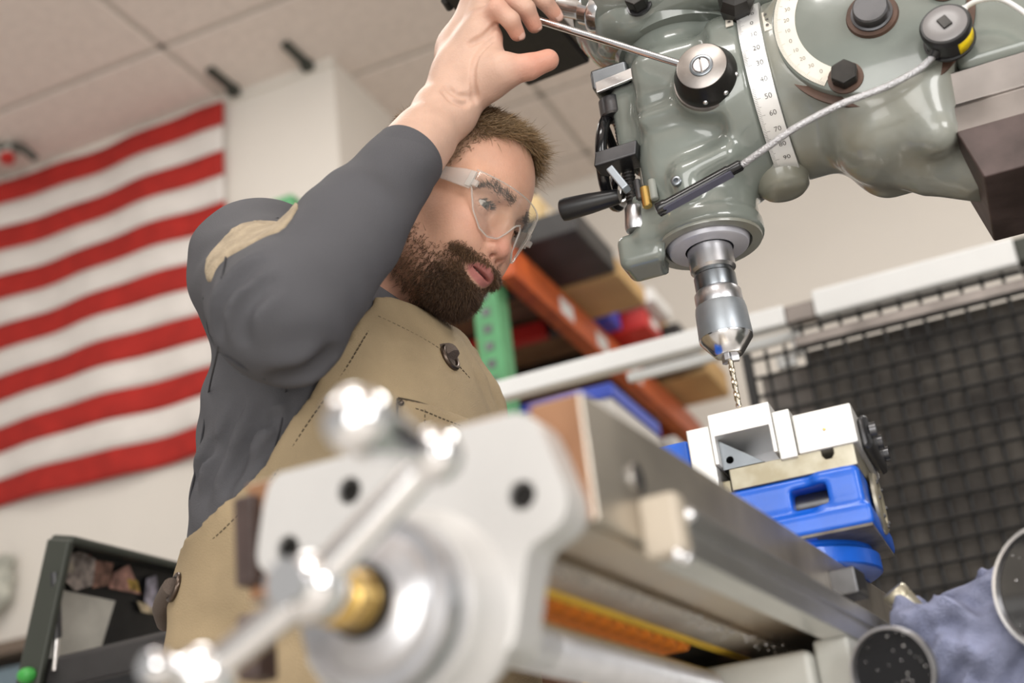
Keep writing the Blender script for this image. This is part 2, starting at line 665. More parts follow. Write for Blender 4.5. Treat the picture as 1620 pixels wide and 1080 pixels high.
        v = s.lo + (I + acc / cnt[:, None]) * s.vox
        F = []
        for ax in range(3):
            a = np.moveaxis(sg, ax, 0)
            m = a[:-1] != a[1:]
            ii = np.moveaxis(idx, ax, 0)
            m = m[:, 1:-1, 1:-1]
            K = np.argwhere(m)
            fl = a[:-1][:, 1:-1, 1:-1][m]
            p, q, r = K[:, 0], K[:, 1] + 1, K[:, 2] + 1
            quad = np.stack([ii[p, q - 1, r - 1], ii[p, q, r - 1], ii[p, q, r], ii[p, q - 1, r]], 1)
            if ax == 1:
                fl = ~fl
            quad[~fl] = quad[~fl][:, ::-1]
            F.append(quad)
        return v, np.concatenate(F)


def np_mesh(name, v, f):
    me = bpy.data.meshes.new(name)
    me.vertices.add(len(v))
    me.vertices.foreach_set('co', np.asarray(v, np.float32).ravel())
    k = f.shape[1]
    me.loops.add(f.size)
    me.loops.foreach_set('vertex_index', f.ravel().astype(np.int32))
    me.polygons.add(len(f))
    me.polygons.foreach_set('loop_start', (np.arange(len(f)) * k).astype(np.int32))
    me.update(calc_edges=True)
    me.validate()
    return me


def relax(v, f, it=2, w=.5):
    """light Laplacian smoothing"""
    e = np.concatenate([f[:, [i, (i + 1) % f.shape[1]]] for i in range(f.shape[1])])
    for _ in range(it):
        acc = np.zeros_like(v)
        cnt = np.zeros(len(v))
        for a in range(3):
            acc[:, a] = np.bincount(e[:, 0], v[e[:, 1], a], len(v)) + np.bincount(e[:, 1], v[e[:, 0], a], len(v))
        cnt = np.bincount(e[:, 0], minlength=len(v)) + np.bincount(e[:, 1], minlength=len(v))
        v = v * (1 - w) + w * acc / np.maximum(cnt, 1)[:, None]
    return v


def set_col(me, col):
    a = me.color_attributes.new('Col', 'FLOAT_COLOR', 'POINT')
    c = np.ones((len(me.vertices), 4), np.float32)
    c[:, :3] = col
    a.data.foreach_set('color', c.ravel())


def vnormals(v, f):
    a, b, c = v[f[:, 0]], v[f[:, 1]], v[f[:, 2]]
    n = np.cross(b - a, c - a)
    out = np.zeros_like(v)
    for k in range(f.shape[1]):
        for q in range(3):
            out[:, q] += np.bincount(f[:, k], n[:, q], len(v))
    return out / (np.linalg.norm(out, axis=1)[:, None] + 1e-12)


def sstep(a, b, x):
    t = np.clip((x - a) / (b - a), 0, 1)
    return t * t * (3 - 2 * t)


# ------------------------------------------------------------------ the room
D1, D2, UC, ZC = 3.75, 5.16, -2.05, 3.842      # near wall, recessed wall, corner, ceiling height


def WT(p): return W(p[0], p[1], p[2])


def uz(px, py, d):
    p = atW(px, py, d)
    return float(WX @ (p - CP)), float(p[2])


struct(MB(WT).box((-6.5, -4, -.1), (5, D2 + .3, 0)).build('floor', 'floor'))
struct(MB(WT).box((-6.5, D1, 0), (UC, D1 + .15, ZC + .3)).build('wall_left', 'wall'))
struct(MB(WT).box((UC - .15, D1 + .15, 0), (UC, D2, ZC + .3)).build('wall_corner', 'wall'))
struct(MB(WT).box((UC - .15, D2, 0), (5, D2 + .15, ZC + .3)).build('wall_back', 'wall'))
ceil = struct(MB(WT).box((-6.5, -4, ZC + .04), (5, D2 + .15, ZC + .3)).build('ceiling', 'ceil'))
GD, GU = .537, 1.074
tile_me = None
for i in range(-4, 7):
    for j in range(-13, 4):
        u0, d0 = -2.54 + i * GU, 3.35 + j * GD
        if u0 > 4.5 or u0 + GU < -6.4 or d0 + GD > D2 + GD or (d0 > D1 - .3 and u0 + GU < UC):
            continue
        if tile_me is None:
            o = MB().box((.012, .012, 0), (GU - .012, GD - .012, .045)).build('ceiling_tile', 'ceil', ceil, bevel=.008)
            tile_me = o
        else:
            o = tile_me.copy()
            COL.objects.link(o)
            o.parent = ceil
        o.location = tuple(W(u0, d0, ZC))
        o.rotation_euler = (0, 0, AW)
for j in range(-13, 4):
    d0 = 3.35 + j * GD
    if d0 < D2:
        MB(WT).box((-6.5 if d0 < D1 else UC, d0 - .013, ZC + .006), (5, d0 + .013, ZC + .05)).build('ceiling_bar', 'tbar', ceil)
for i in range(-3, 7):
    u0 = -2.54 + i * GU
    MB(WT).box((u0 - .013, -4, ZC + .006), (u0 + .013, D2 if u0 > UC else D1, ZC + .05)).build('ceiling_bar', 'tbar', ceil)
# perimeter trim under the ceiling
struct(MB(WT).box((-6.5, D1 - .02, ZC - .03), (UC + .01, D1, ZC + .01)).build('trim_1', 'wall'))

# flag ---------------------------------------------------------------
uR, zTop, zBot = uz(360, 163, D1)[0], 3.812, 2.392
hoist = zTop - zBot
fly = hoist * 1.62
flag = thing('flag', 'large red and white striped flag hung flat on the white wall', 'flag', W(uR - fly / 2, D1 - .03, zBot))
sh = hoist / 13


def flag_p(s, z):
    """s: distance from the right edge, z: height"""
    wob = .010 * math.sin(s * 7 + z * 2.5) + .006 * math.sin(s * 17 - z * 4)
    dz = .007 * math.sin(s * 5.2 + z * 3.7) * min(1, s * 4) * (zTop - z) / hoist
    return W(uR - s - .006 * math.sin(z * 6), D1 - .03 + wob, z + dz)


for k in range(13):
    z1 = zTop - k * sh
    nu, nv = 64, 3
    vs_, fs = [], []
    for i in range(nu + 1):
        for j in range(nv + 1):
            vs_.append(flag_p(fly * i / nu, z1 - sh * j / nv))
    for i in range(nu):
        for j in range(nv):
            a = i * (nv + 1) + j
            fs.append((a, a + 1, a + nv + 2, a + nv + 1))
    o = MB().add(vs_, fs).build('stripe', 'red' if k % 2 == 0 else 'white', flag, smooth=True)
    md = o.modifiers.new('thickness', 'SOLIDIFY')
    md.thickness = .003
vs_ = [flag_p(fly * (.6 + .4 * i / 12), zTop - hoist * 7 / 13 * j / 6) - WN * .006 for i in range(13) for j in range(7)]
fs = [(i * 7 + j, i * 7 + j + 1, i * 7 + j + 8, i * 7 + j + 7) for i in range(12) for j in range(6)]
o = MB().add(vs_, fs).build('canton', 'navy', flag, smooth=True)
o.modifiers.new('thickness', 'SOLIDIFY').thickness = .003
star_me = None
for r in range(9):
    for c in range(6 if r % 2 == 0 else 5):
        s_ = fly * (.6 + .4 * (2 * c + 1 + r % 2) / 12)
        z_ = zTop - hoist * 7 / 13 * (r + 1) / 10
        p = flag_p(s_, z_) - WN * .010
        if star_me is None:
            pl = []
            for t in range(10):
                rr = .033 if t % 2 == 0 else .0135
                a = math.pi / 2 + t * math.pi / 5
                pl.append(WX * math.cos(a) * rr + np.array([0, 0, math.sin(a) * rr]))
            star_me = o = MB().prism(pl, -WN * .002).build('star', 'white', flag)
        else:
            o = star_me.copy()
            COL.objects.link(o)
            o.parent = flag
            o.matrix_parent_inverse = Matrix.Translation(-flag.location)
        o.location = tuple(p)

# two dark clips and a small fixture on the ceiling edge ----------------
for (px, py), lb in (((470, 88), 'dark ceiling clip near the outer corner of the wall'), ((352, 128), 'dark ceiling clip above the upper corner of the flag')):
    p = atZ(px, py, ZC - .012)
    u0, d0 = WX @ (p - CP), WN @ (p - CP)
    t = thing('ceiling_clip', lb, 'clip', W(u0, d0, ZC - .03))
    MB(WT).box((u0 - .017, d0 - .085, ZC - .022), (u0 + .017, d0 + .085, ZC + .004)).build('clip_bar', 'dkclip', t, bevel=.004)
    MB(WT).box((u0 - .022, d0 + .05, ZC - .034), (u0 + .022, d0 + .09, ZC + .002)).build('clip_foot', 'dkclip', t, bevel=.004)
p = atZ(18, 238, ZC - .03)
u0, d0 = WX @ (p - CP), WN @ (p - CP)
t = thing('ceiling_fixture', 'small dark curved ceiling fixture with a red tip beside the flag', 'fixture', W(u0, d0, ZC - .08))
MB(WT).tube(spline([(u0 - .10, d0 - .02, ZC - .012), (u0 - .02, d0 - .02, ZC - .02), (u0 + .05, d0, ZC - .035), (u0 + .085, d0 + .05, ZC - .075)], 6), .016).build('bracket_arm', 'dkclip', t, smooth=True)
MB(WT).lathe([(0, .028), (.03, .030), (.034, .02)], (u0 - .02, d0, ZC - .075), (0, 0, 1), 20).build('red_tip', 'redbox', t, smooth=True)
MB(WT).box((u0 - .09, d0 - .03, ZC - .045), (u0 + .02, d0 + .03, ZC - .004)).build('housing', 'greyp', t, bevel=.006)

# tool chest with an open lid -------------------------------------------
T0 = atD(88, 852, 2.05)
B0 = atY(42, 1062, T0[1])
ld = nrm(B0 - T0)
LY = np.array([0, 1.0, 0])
LN = nrm(np.cross(LY, ld))           # lid interior normal (towards +X)
if LN[0] < 0: LN = -LN
Llen = np.linalg.norm(B0 - T0) + .06
Lw = .62


def lid_p(px, py, off=0.0):
    return hit(px, py, LN, T0 + LN * off) 


chest = thing('tool_chest', 'black tool chest standing with its lid open, papers and stickers inside the lid', 'tool chest', (B0[0] + .2, B0[1] + .3, 0))
mb = MB()
cc = T0 + ld * Llen / 2 + LY * Lw / 2
mb.obox(cc - LN * .012, ld * Llen / 2, LY * Lw / 2, LN * .004)
mb.build('lid', 'black', chest, bevel=.004)
lid = bpy.data.objects[-1] if False else chest.children[0]
for a, b in ((T0, T0 + LY * Lw), (T0 + ld * Llen, T0 + ld * Llen + LY * Lw)):
    MB().obox((a + b) / 2 + LN * .012, (b - a) / 2, ld * .007, LN * .024).build('lid_rim', 'dkclip', lid, bevel=.005)
for s_ in (0, Lw):
    MB().obox(T0 + ld * Llen / 2 + LY * s_ + LN * .012, ld * Llen / 2, LY * .007, LN * .024).build('lid_rim', 'dkclip', lid, bevel=.005)


def lid_quad(name, pts, m, off):
    q = [lid_p(*p, -.006 + off) for p in pts]
    return MB().prism(q, LN * .002).build(name, m, lid)


lid_quad('paper_sheet', [(93, 932), (181, 950), (152, 1046), (52, 1070)], mat('notice_paper', (.62, .60, .54), .7, var=.14, vscale=14), .0)
lid_quad('paper_sheet', [(78, 945), (96, 938), (90, 1060), (58, 1066)], 'paper', .003)
for pts, c in (([(97, 876), (128, 872), (150, 884), (146, 925), (118, 934), (98, 915)], (.42, .36, .33)),
               ([(128, 880), (142, 876), (140, 900), (126, 905)], (.35, .07, .05)),
               ([(150, 886), (178, 890), (172, 925), (146, 930)], (.30, .16, .12)),
               ([(180, 905), (203, 893), (222, 940), (172, 930)], (.50, .27, .22)),
               ([(200, 915), (216, 918), (220, 936), (204, 932)], (.55, .36, .08)),
               ([(232, 915), (246, 910), (250, 955), (238, 962), (228, 950)], (.45, .42, .50)),
               ([(216, 950), (252, 962), (248, 972), (224, 968)], (.55, .45, .30)),
               ([(107, 890), (116, 888), (116, 905), (106, 906)], (.50, .44, .36))):
    lid_quad('sticker', pts, mat('sticker_print', c, .5, var=.5, vscale=60), .004 + .001 * random.random())
a, b = lid_p(88, 905, .02), lid_p(90, 1008, .03)
st = MB().cyl(a, b, .0075).build('gas_strut', 'dsteel', chest, smooth=True)
MB().cyl(b, lid_p(86, 1062, .05), .0045).build('strut_rod', 'steel_lt', st, smooth=True)
zb = B0[2] - .03
x0, y0 = B0[0] - .01, B0[1]
MB().box((x0, y0, zb - .42), (x0 + .44, y0 + Lw, zb)).build('chest_body', 'black', chest, bevel=.01)
MB().box((x0 - .01, y0 - .01, .12), (x0 + .47, y0 + Lw + .02, zb - .425)).build('cabinet_body', 'black', chest, bevel=.01)
for k in range(4):
    d = MB().box((x0 + .438, y0 + .02, zb - .41 + k * .098), (x0 + .45, y0 + Lw - .02, zb - .32 + k * .098)).build('drawer', 'dkbox', chest, bevel=.003)
    MB().box((x0 + .452, y0 + .05, zb - .345 + k * .098), (x0 + .464, y0 + Lw - .05, zb - .332 + k * .098)).build('drawer_pull', 'satin', d)
for xx in (.05, .39):
    for yy in (.06, Lw - .06):
        MB().cyl((x0 + xx - .015, y0 + yy, .06), (x0 + xx + .015, y0 + yy, .06), .06).build('caster', 'dsteel', chest, smooth=True)
# dark raised tray at the front of the chest, green corner piece
q = [atY(30, 1078, y0 + .02), atY(75, 1040, y0 + .02)]
MB().obox(q[0] + np.array([.25, .14, -.005]), np.array([.22, 0, 0]), np.array([0, .15, 0]), np.array([0, 0, .03])).build('top_tray', 'dkbox', chest, bevel=.012)
tag(MB().sphere(atY(43, 1068, y0 - .01), (.016, .014, .012)).build('green_cap', mat('green_plastic', (.05, .35, .06), .4), chest, smooth=True), 'green plastic cap')

# wall shelf and hanging cloth at the far left
u0, z0 = uz(0, 1030, D1 - .12)
t = thing('wall_shelf', 'narrow brown wall shelf behind the open tool chest', 'shelf', W(u0, D1 - .1, z0 - .3))
MB(WT).box((u0 - .8, D1 - .20, z0 - .035), (u0 + .45, D1, z0 + .01)).build('shelf_board', 'wood', t, bevel=.004)
MB(WT).box((u0 - .8, D1 - .17, z0 - .33), (u0 + .45, D1 - .02, z0 - .075)).build('shelf_panel', 'steelblue', t, bevel=.004)
u0, z0 = uz(-4, 930, D1 - .05)
F_ = Field(W(u0, D1 - .06, z0) - .17, W(u0, D1 - .06, z0) + .17, .009)
for k in range(9):
    c = W(u0 + .03 * math.cos(k * 2.1), D1 - .05 - .012 * (k % 3), z0 + .09 - .022 * k)
    F_.ell(c, (.045 + .01 * math.sin(k * 3), .03, .035), k=.02)
v, f = F_.nets()
o = link('hanging_glove', np_mesh('hanging_glove', relax(v, f), f), mat('grey_green_cloth', (.38, .38, .33), .9, var=.3, vscale=20), None, 'all')
tag(o, 'grey-green work glove hanging on the wall under the flag', 'glove')
# ------------------------------------------------------------------ pallet rack behind the operator
RD0, RD1 = 3.0, 4.75
uPR, _ = uz(775, 540, RD0)
uPL = uz(447, 320, RD0)[0]
rack = thing('pallet_rack', 'pallet rack with green uprights, orange beams and loaded shelves along the wall', 'rack', W((uPR + uPL) / 2, (RD0 + RD1) / 2, 0))
zTopL = uz(447, 312, RD0)[1]


def post(u, d, z1):
    w = .036
    mb = MB(WT)
    mb.box((u - w, d - .004, 0), (u + w, d, z1))
    mb.box((u - w, d, 0), (u - w + .005, d + .07, z1))
    mb.box((u + w - .005, d, 0), (u + w, d + .07, z1))
    p = mb.build('upright_post', 'green', rack, bevel=.002)
    return p


hole_me = None
for u, d, z1 in ((uPR, RD0, 2.62), (uPL, RD0, zTopL), (uPR, RD1, 2.62), (uPL, RD1, 2.62)):
    p = post(u, d, z1)
    if d == RD0:
        for k in range(20):
            z = 1.5 + k * .05
            if z < z1 - .03:
                MB(WT).box((u - .012, d - .006, z), (u + .012, d - .003, z + .022)).build('slot', 'dsteel', p)
# front beams run along the rack (away from the camera)
zB1 = 2.40


def beam(u, z, h, d0, d1, m='orange'):
    mb = MB(WT)
    prof = [(-.025, -h), (.025, -h), (.025, h * .45), (.006, h * .45), (.006, h), (-.025, h)]
    mb.prism([(u + a, d0, z + b) for a, b in prof], (0, d1 - d0, 0))
    return mb.build('beam', m, rack, bevel=.003)


uB = uPR + .075
beam(uB, zB1, .062, RD0 - .02, RD1 + .05)
beam(uPL, zB1, .062, RD0, RD1)
zB2 = 1.79
beam(uB, zB2, .055, RD0 - .02, RD1)
beam(uPL, zB2, .055, RD0, RD1)
zB3 = uz(850, 968, RD0 + .2)[1]
beam(uB, zB3, .052, RD0 - .15, RD1)
# labels stuck on the upper beam
for s_ in (.32, .62, .95):
    MB(WT).box((uB + .0255, RD0 + s_, zB1 - .045), (uB + .027, RD0 + s_ + .10, zB1 + .005)).build('beam_label', 'paper', rack)
for d in (RD0, RD1):
    for z in (zB1, zB2, zB3):
        MB(WT).box((uPL, d - .02, z - .05), (uB, d + .025, z + .05)).build('end_beam', 'orange', rack, bevel=.003)
for z, nm in ((zB1 + .05, 9), (zB2 + .05, 9), (zB3 + .05, 9)):
    w = (RD1 - RD0) / nm
    for k in range(nm):
        MB(WT).box((uPL, RD0 + k * w + .006, z), (uB, RD0 + (k + 1) * w - .006, z + .02)).build('shelf_board', 'ply', rack)
    for k in range(5):
        dd = RD0 + .2 + k * .33
        MB(WT).box((uPL, dd, z - .05), (uB, dd + .05, z)).build('cross_bar', 'dkbox' if k % 2 else 'blackox', rack)
# red strip under the upper shelf
MB(WT).box((uPL, RD0 + .5, zB1 - .02), (uB - .1, RD0 + .54, zB1 + .03)).build('cross_bar', 'redbox', rack)


# things on the shelves ---------------------------------------------------
def carton(name, label, cat, u, d, z, wu, wd, h, m, tape=None, group=None, lidm=None, rot=0):
    c, s = math.cos(rot), math.sin(rot)
    t = thing(name, label, cat, W(u, d, z), group)

    def T(p): return W(u + p[0] * c - p[1] * s, d + p[0] * s + p[1] * c, z + p[2])
    MB(T).box((-wu / 2, -wd / 2, 0), (wu / 2, wd / 2, h)).build('box_body', m, t, bevel=.006)
    if lidm:
        MB(T).box((-wu / 2 - .008, -wd / 2 - .008, h * .82), (wu / 2 + .008, wd / 2 + .008, h + .012)).build('box_lid', lidm, t, bevel=.006)
    if tape:
        MB(T).box((-wu / 2 - .001, -wd * .2, h * .3), (wu / 2 + .0015, wd * .25, h * .75)).build('box_label', tape, t)
    return t


zs = zB1 + .072
carton('cardboard_box', 'pale cardboard box with a white label, topmost on the rack beside the upright', 'box', uB - .06, RD0 + .22, zs + .077, .26, .20, .085, 'cardlt', 'paper')
carton('equipment_case', 'black rounded case under the pale cardboard box on the rack', 'case', uB - .02, RD0 + .25, zs, .40, .32, .075, 'dkbox')
carton('cardboard_box', 'brown cardboard tray next to the black case on the rack', 'box', uB + .0, RD0 + .56, zs, .36, .26, .06, 'card')
carton('cardboard_box', 'yellow and white carton standing on the brown tray', 'box', uB + .02, RD0 + .56, zs + .062, .16, .2, .07, 'cardlt', 'paper', rot=.2)
carton('storage_bin', 'small blue plastic bin behind the yellow and white carton', 'bin', uB - .02, RD0 + .77, zs + .0, .14, .11, .13, 'bluebox')
carton('paper_stack', 'white stack of flat packages above the red box', 'package', uB + .02, RD0 + .93, zs + .072, .30, .20, .05, 'paper')
carton('red_box', 'bright red box hanging over the orange beam', 'box', uB + .03, RD0 + .93, zs, .20, .17, .070, 'redbox', 'paper')
carton('equipment_case', 'black case lying past the red box on the rack', 'case', uB + .0, RD0 + 1.20, zs, .36, .28, .08, 'dkbox')
carton('cardboard_box', 'small tan carton on the far black case', 'box', uB + .02, RD0 + 1.18, zs + .082, .18, .18, .06, 'card', 'paper', rot=.15)
carton('cardboard_box', 'large brown carton at the far end of the upper shelf', 'box', uB - .02, RD0 + 1.54, zs, .40, .30, .10, 'card')
carton('cardboard_box', 'white carton on top of the large brown one', 'box', uB + .02, RD0 + 1.52, zs + .102, .20, .20, .06, 'paper')
zs2 = zB2 + .072
carton('storage_tote', 'clear plastic tote with a blue lid on the lower shelf', 'tote', uB - .03, RD0 + .34, zs2, .44, .40, .16, 'tote', None, None, 'bluebox')
carton('storage_tote', 'clear plastic tote without a lid past the blue-lidded one', 'tote', uB + .02, RD0 + .78, zs2, .40, .34, .15, 'tote')
carton('cardboard_box', 'cardboard box with a blue label at the far end of the lower shelf', 'box', uB - .02, RD0 + 1.16, zs2, .38, .30, .15, 'card', 'bluebox')
carton('cardboard_box', 'pale cardboard box with a blue label behind the brown one', 'box', uB - .0, RD0 + 1.5, zs2, .4, .26, .12, 'cardlt', 'bluebox')
carton('cardboard_box', 'brown cardboard box at the near end of the lower shelf', 'box', uPL + .20, RD0 + .3, zs2, .4, .36, .2, 'card')
zs3 = zB3 + .072
carton('yellow_crate', 'long yellow crate on the bottom shelf of the rack', 'crate', uB + .01, RD0 + .75, zs3, .3, 1.3, .055, 'yellowp')

# lower yellow guard in front of the rack foot
zy = uz(860, 1068, RD0 - .1)[1]
tg = thing('guard_beam', 'yellow guard beam low beside the rack', 'beam', W(uB + .05, RD0 + .5, zy - .3))
MB(WT).box((uB + .03, RD0 - .4, zy - .035), (uB + .08, RD0 + 1.5, zy + .035)).build('guard_rail', 'yellowp', tg, bevel=.006)
for d in (RD0 - .3, RD0 + 1.4):
    MB(WT).box((uB + .035, d - .04, 0), (uB + .075, d + .04, zy)).build('guard_post', 'yellowp', tg, bevel=.006)

# ------------------------------------------------------------------ white rail and wire mesh partition
ED = 2.6
uL, zl = uz(757, 630, ED)
uC1, zc1 = uz(1243, 498, ED)
uC2, _ = uz(1290, 486, ED)
uE, _ = uz(1608, 404, ED)
part = thing('mesh_partition', 'white topped partition of black wire mesh in front of the wall', 'partition', W(.3, ED, 0))
MB(WT).box((uL, ED - .02, zl - .020), (uC1, ED + .02, zl + .022)).build('top_rail', 'rail', part, bevel=.004)
MB(WT).box((uC1, ED - .017, zl - .022), (uC2, ED + .017, zl + .018)).build('rail_joint', 'dove', part, bevel=.004)
MB(WT).box((uC2, ED - .026, zl - .024), (uE, ED + .026, zl + .034)).build('top_rail', 'rail', part, bevel=.006)
MB(WT).box((uE, ED - .022, zl - .02), (uE + .07, ED + .022, zl + .03)).build('rail_joint', 'dkclip', part, bevel=.004)
MB(WT).box((uE + .07, ED - .026, zl - .024), (uE + .9, ED + .026, zl + .034)).build('top_rail', 'rail', part, bevel=.006)
ua, za = uz(1000, 632, ED + .05)
ub, zb_ = uz(1262, 532, ED + .05)
MB(WT).box((ua, ED + .035, zb_ - .008), (ub, ED + .055, zb_ + .012)).build('lower_rail', 'rail', part, bevel=.003)
MB(WT).box((ub - .012, ED + .03, zb_ - .045), (ub + .004, ED + .06, zb_ + .018)).build('rail_hook', 'rail', part, bevel=.003)
ux, zx = uz(1170, 572, ED)
MB(WT).box((ux + .07, ED + .03, zx - .01 - .015), (ub - .01, ED + .045, zx - .01 + .012)).build('lower_rail', 'rail', part, bevel=.003)
# frame and wires
u0, z0 = uz(1180, 560, ED)
u1 = 1.15
zmid = zl - .062
MB(WT).box((ub, ED - .012, zmid - .012), (u1, ED + .012, zmid + .012)).build('mesh_frame', 'dove', part, bevel=.003)
MB(WT).box((u0 - .010, ED - .010, .3), (u0 + .010, ED + .010, z0)).build('mesh_frame', 'wire', part, bevel=.003)
pitch = .0405
nvw = int((u1 - u0) / pitch)
vw = None
for k in range(1, nvw):
    u = u0 + k * pitch
    top = z0 if u < ub else zl - .02
    MB(WT).cyl((u, ED + .004, .3), (u, ED + .004, top), .0042, n=6).build('vertical_wire', 'wire', part)
k = 0
while True:
    z = z0 - .02 - k * pitch
    if z < .35:
        break
    MB(WT).cyl((u0, ED - .004, z), (u1, ED - .004, z), .0042, n=6).build('horizontal_wire', 'wire', part)
    k += 1
MB(WT).cyl((ub, ED - .004, z0 + .022), (u1, ED - .004, z0 + .022), .0042, n=6).build('horizontal_wire', 'wire', part)
for u in (u0, u1):
    MB(WT).box((u - .025, ED - .03, 0), (u + .025, ED + .03, .32)).build('partition_foot', 'wire', part, bevel=.003)
# dark panel behind the mesh
up, _ = uz(1275, 560, ED + .06)
pn = thing('backing_panel', 'dark grey panel standing behind the wire mesh', 'panel', W(.5, ED + .08, 0))
MB(WT).box((up, ED + .055, .02), (u1 + .1, ED + .075, zmid)).build('panel_sheet', 'curtain', pn, bevel=.004)
pale = thing('grey_board', 'pale grey board seen through the mesh beside the dark panel', 'board', W(up - .07, ED + .1, 0))
MB(WT).box((u0 + .005, ED + .09, .02), (up - .004, ED + .10, z0 - .03)).build('board_sheet', mat('grey_board', (.20, .18, .165), .8, var=.15, vscale=14), pale)
# ------------------------------------------------------------------ milling machine
# head frame: origin on the spindle axis, x' towards the column, turned 5 degrees
DH = R_(5)
HXv = np.array([math.cos(DH), math.sin(DH), 0])
HYv = np.array([-math.sin(DH), math.cos(DH), 0])
S0 = np.array([.036, .62, 0])


def HT(p):
    return S0 + HXv * p[0] + HYv * p[1] + np.array([0, 0, p[2]])


def HTn(v):
    return S0 + v[:, :1] * HXv + v[:, 1:2] * HYv + v[:, 2:3] * np.array([0, 0, 1.0])


def hp(px, py, yl):
    p = hit(px, py, HYv, S0 + HYv * yl) - S0
    return np.array([HXv @ p, yl, p[2]])


mill = thing('milling_machine', 'grey-green knee milling machine with its table end turned to the viewer', 'milling machine', (.4, .55, 0))


def sdf_obj(name, F_, m, parent, T=None, it=1):
    v, f = F_.nets()
    v = relax(v, f, it)
    return link(name, np_mesh(name, HTn(v) if T == 'H' else v, f), m, parent, 'all')


# --- quill head casting
AZ = 1.575
hub = hp(1110, 105, -.115)
F_ = Field((-.12, -.115, 1.395), (.125, .125, 1.70), .0025)
F_.cyl((0, 0, 1.424), (0, 0, 1.60), .0590, .004, k=.012)
F_.cyl((0, 0, 1.424), (0, 0, 1.440), .0605, .003, k=.006)
F_.box((.034, .0, 1.603), (.073, .072, .036), .016, k=.012)
F_.box((.022, .002, 1.552), (.064, .066, .040), .022, k=.016)
F_.box((.010, .0, 1.505), (.056, .060, .030), .024, k=.02)
F_.cyl((.055, 0, AZ), (.088, 0, AZ), .100, .006, k=.022, r2=.100)
F_.cyl((hub[0], -.05, hub[2]), (hub[0], -.088, hub[2]), .0385, .004, k=.014)
F_.cap((-.03, -.064, 1.553), (.03, -.066, 1.553), .008, k=.014)
F_.cap((.0, -.060, 1.478), (.045, -.062, 1.486), .012, k=.016)
F_.cap(hp(1085, 280, -.058), hp(1088, 300, -.058), .014, k=.010)
F_.box((-.066, -.012, 1.424), (.026, .026, .020), .010, k=.010)
F_.box((-.052, -.02, 1.455), (.016, .022, .030), .008, k=.010)
F_.box((-.052, .0, 1.585), (.022, .040, .045), .014, k=.012)
F_.cyl((0, 0, 1.63), (0.01, 0, 1.69), .062, .006, k=.015)
F_.cyl((0, 0, 1.38), (0, 0, 1.428), .050, .002, k=.003, mode='s')
head = sdf_obj('head_casting', F_, 'cast', mill, 'H')


def hcyl(name, a, b, r, m, parent=mill, r2=None, n=28, bev=.001):
    return MB(HT).cyl(a, b, r, r2, n, bev).build(name, m, parent, smooth=True)


def hlathe(name, prof, org, ax, m, parent=mill, n=40):
    return MB(HT).lathe(prof, org, ax, n).build(name, m, parent, smooth=True)


# chipped rim and nose ring under the quill
hlathe('quill_rim', [(0, .0575), (.003, .0585), (.006, .0575), (.006, .047), (0, .047), (0, .0575)], (0, 0, 1.4205), (0, 0, 1), 'cast_dirty', head)
hlathe('nose_ring', [(0, .0405), (.001, .0425), (.009, .0455), (.012, .0455), (.012, .026), (0, .026)], (0, 0, 1.4155), (0, 0, 1), 'ringpl', head)
hlathe('spindle_nose', [(0, .0215), (.003, .0243), (.034, .0243), (.034, .01)], (0, 0, 1.389), (0, 0, 1), 'satin', head)

# --- quill feed hub with its lever
hc = np.array([hub[0], 0, hub[2]])
hub_o = hlathe('feed_hub', [(0, .0335), (.006, .0345), (.014, .0335), (.020, .0300), (.028, .0275), (.0295, .0265)], hc + (0, -.086, 0), (0, -1, 0), 'blackox', mill, 48)
hlathe('hub_seat', [(0, .037), (.004, .036)], hc + (0, -.0865, 0), (0, -1, 0), 'dove', hub_o, 48)
hlathe('hub_face', [(0, .0262), (.0012, .0262), (.0016, .0255)], hc + (0, -.1150, 0), (0, -1, 0), mat('hub_steel', (.36, .33, .31), .34, .95, var=.1, vscale=60), hub_o, 48)
hlathe('hub_ring', [(0, .0126), (.0018, .0124), (.0022, .0115), (.0022, .0094), (0, .0094)], hc + (0, -.1163, 0), (0, -1, 0), 'gunmetal', hub_o, 40)
scr = hlathe('slotted_screw', [(0, .0085), (.0022, .0085), (.0028, .0078)], hc + (0, -.1163, 0), (0, -1, 0), 'satin', hub_o, 30)
cut(scr, MB(HT).obox(hc + (0, -.1190, 0), (.0009, 0, 0), (0, .0026, 0), (0.0003, 0, .0095)))
for k in range(3):
    a = R_(-20 - 40 * k)
    MB(HT).sphere(hc + (.0325 * math.cos(a), -.0985, .0325 * math.sin(a)), .003).build('detent', 'steel_lt', hub_o, smooth=True)
LEV0 = hp(1072, 100, -.102)
LEV1 = hp(845, 30, -.102)
LEVD = nrm(LEV1 - LEV0)
hcyl('feed_lever', LEV0 - LEVD * .02, LEV1 + LEVD * .035, .0041, 'chrome', hub_o, n=20, bev=.0008)

# --- graduated band on the tilt joint
band = hlathe('tilt_scale_band', [(0, .1003), (.0003, .1016), (.0237, .1016), (.024, .1003)], (.088, 0, AZ), (1, 0, 0), 'band', mill, 96)


def on_band(x, deg, r=.1019):
    t = R_(deg)
    return np.array([x, -r * math.cos(t), AZ + r * math.sin(t)])


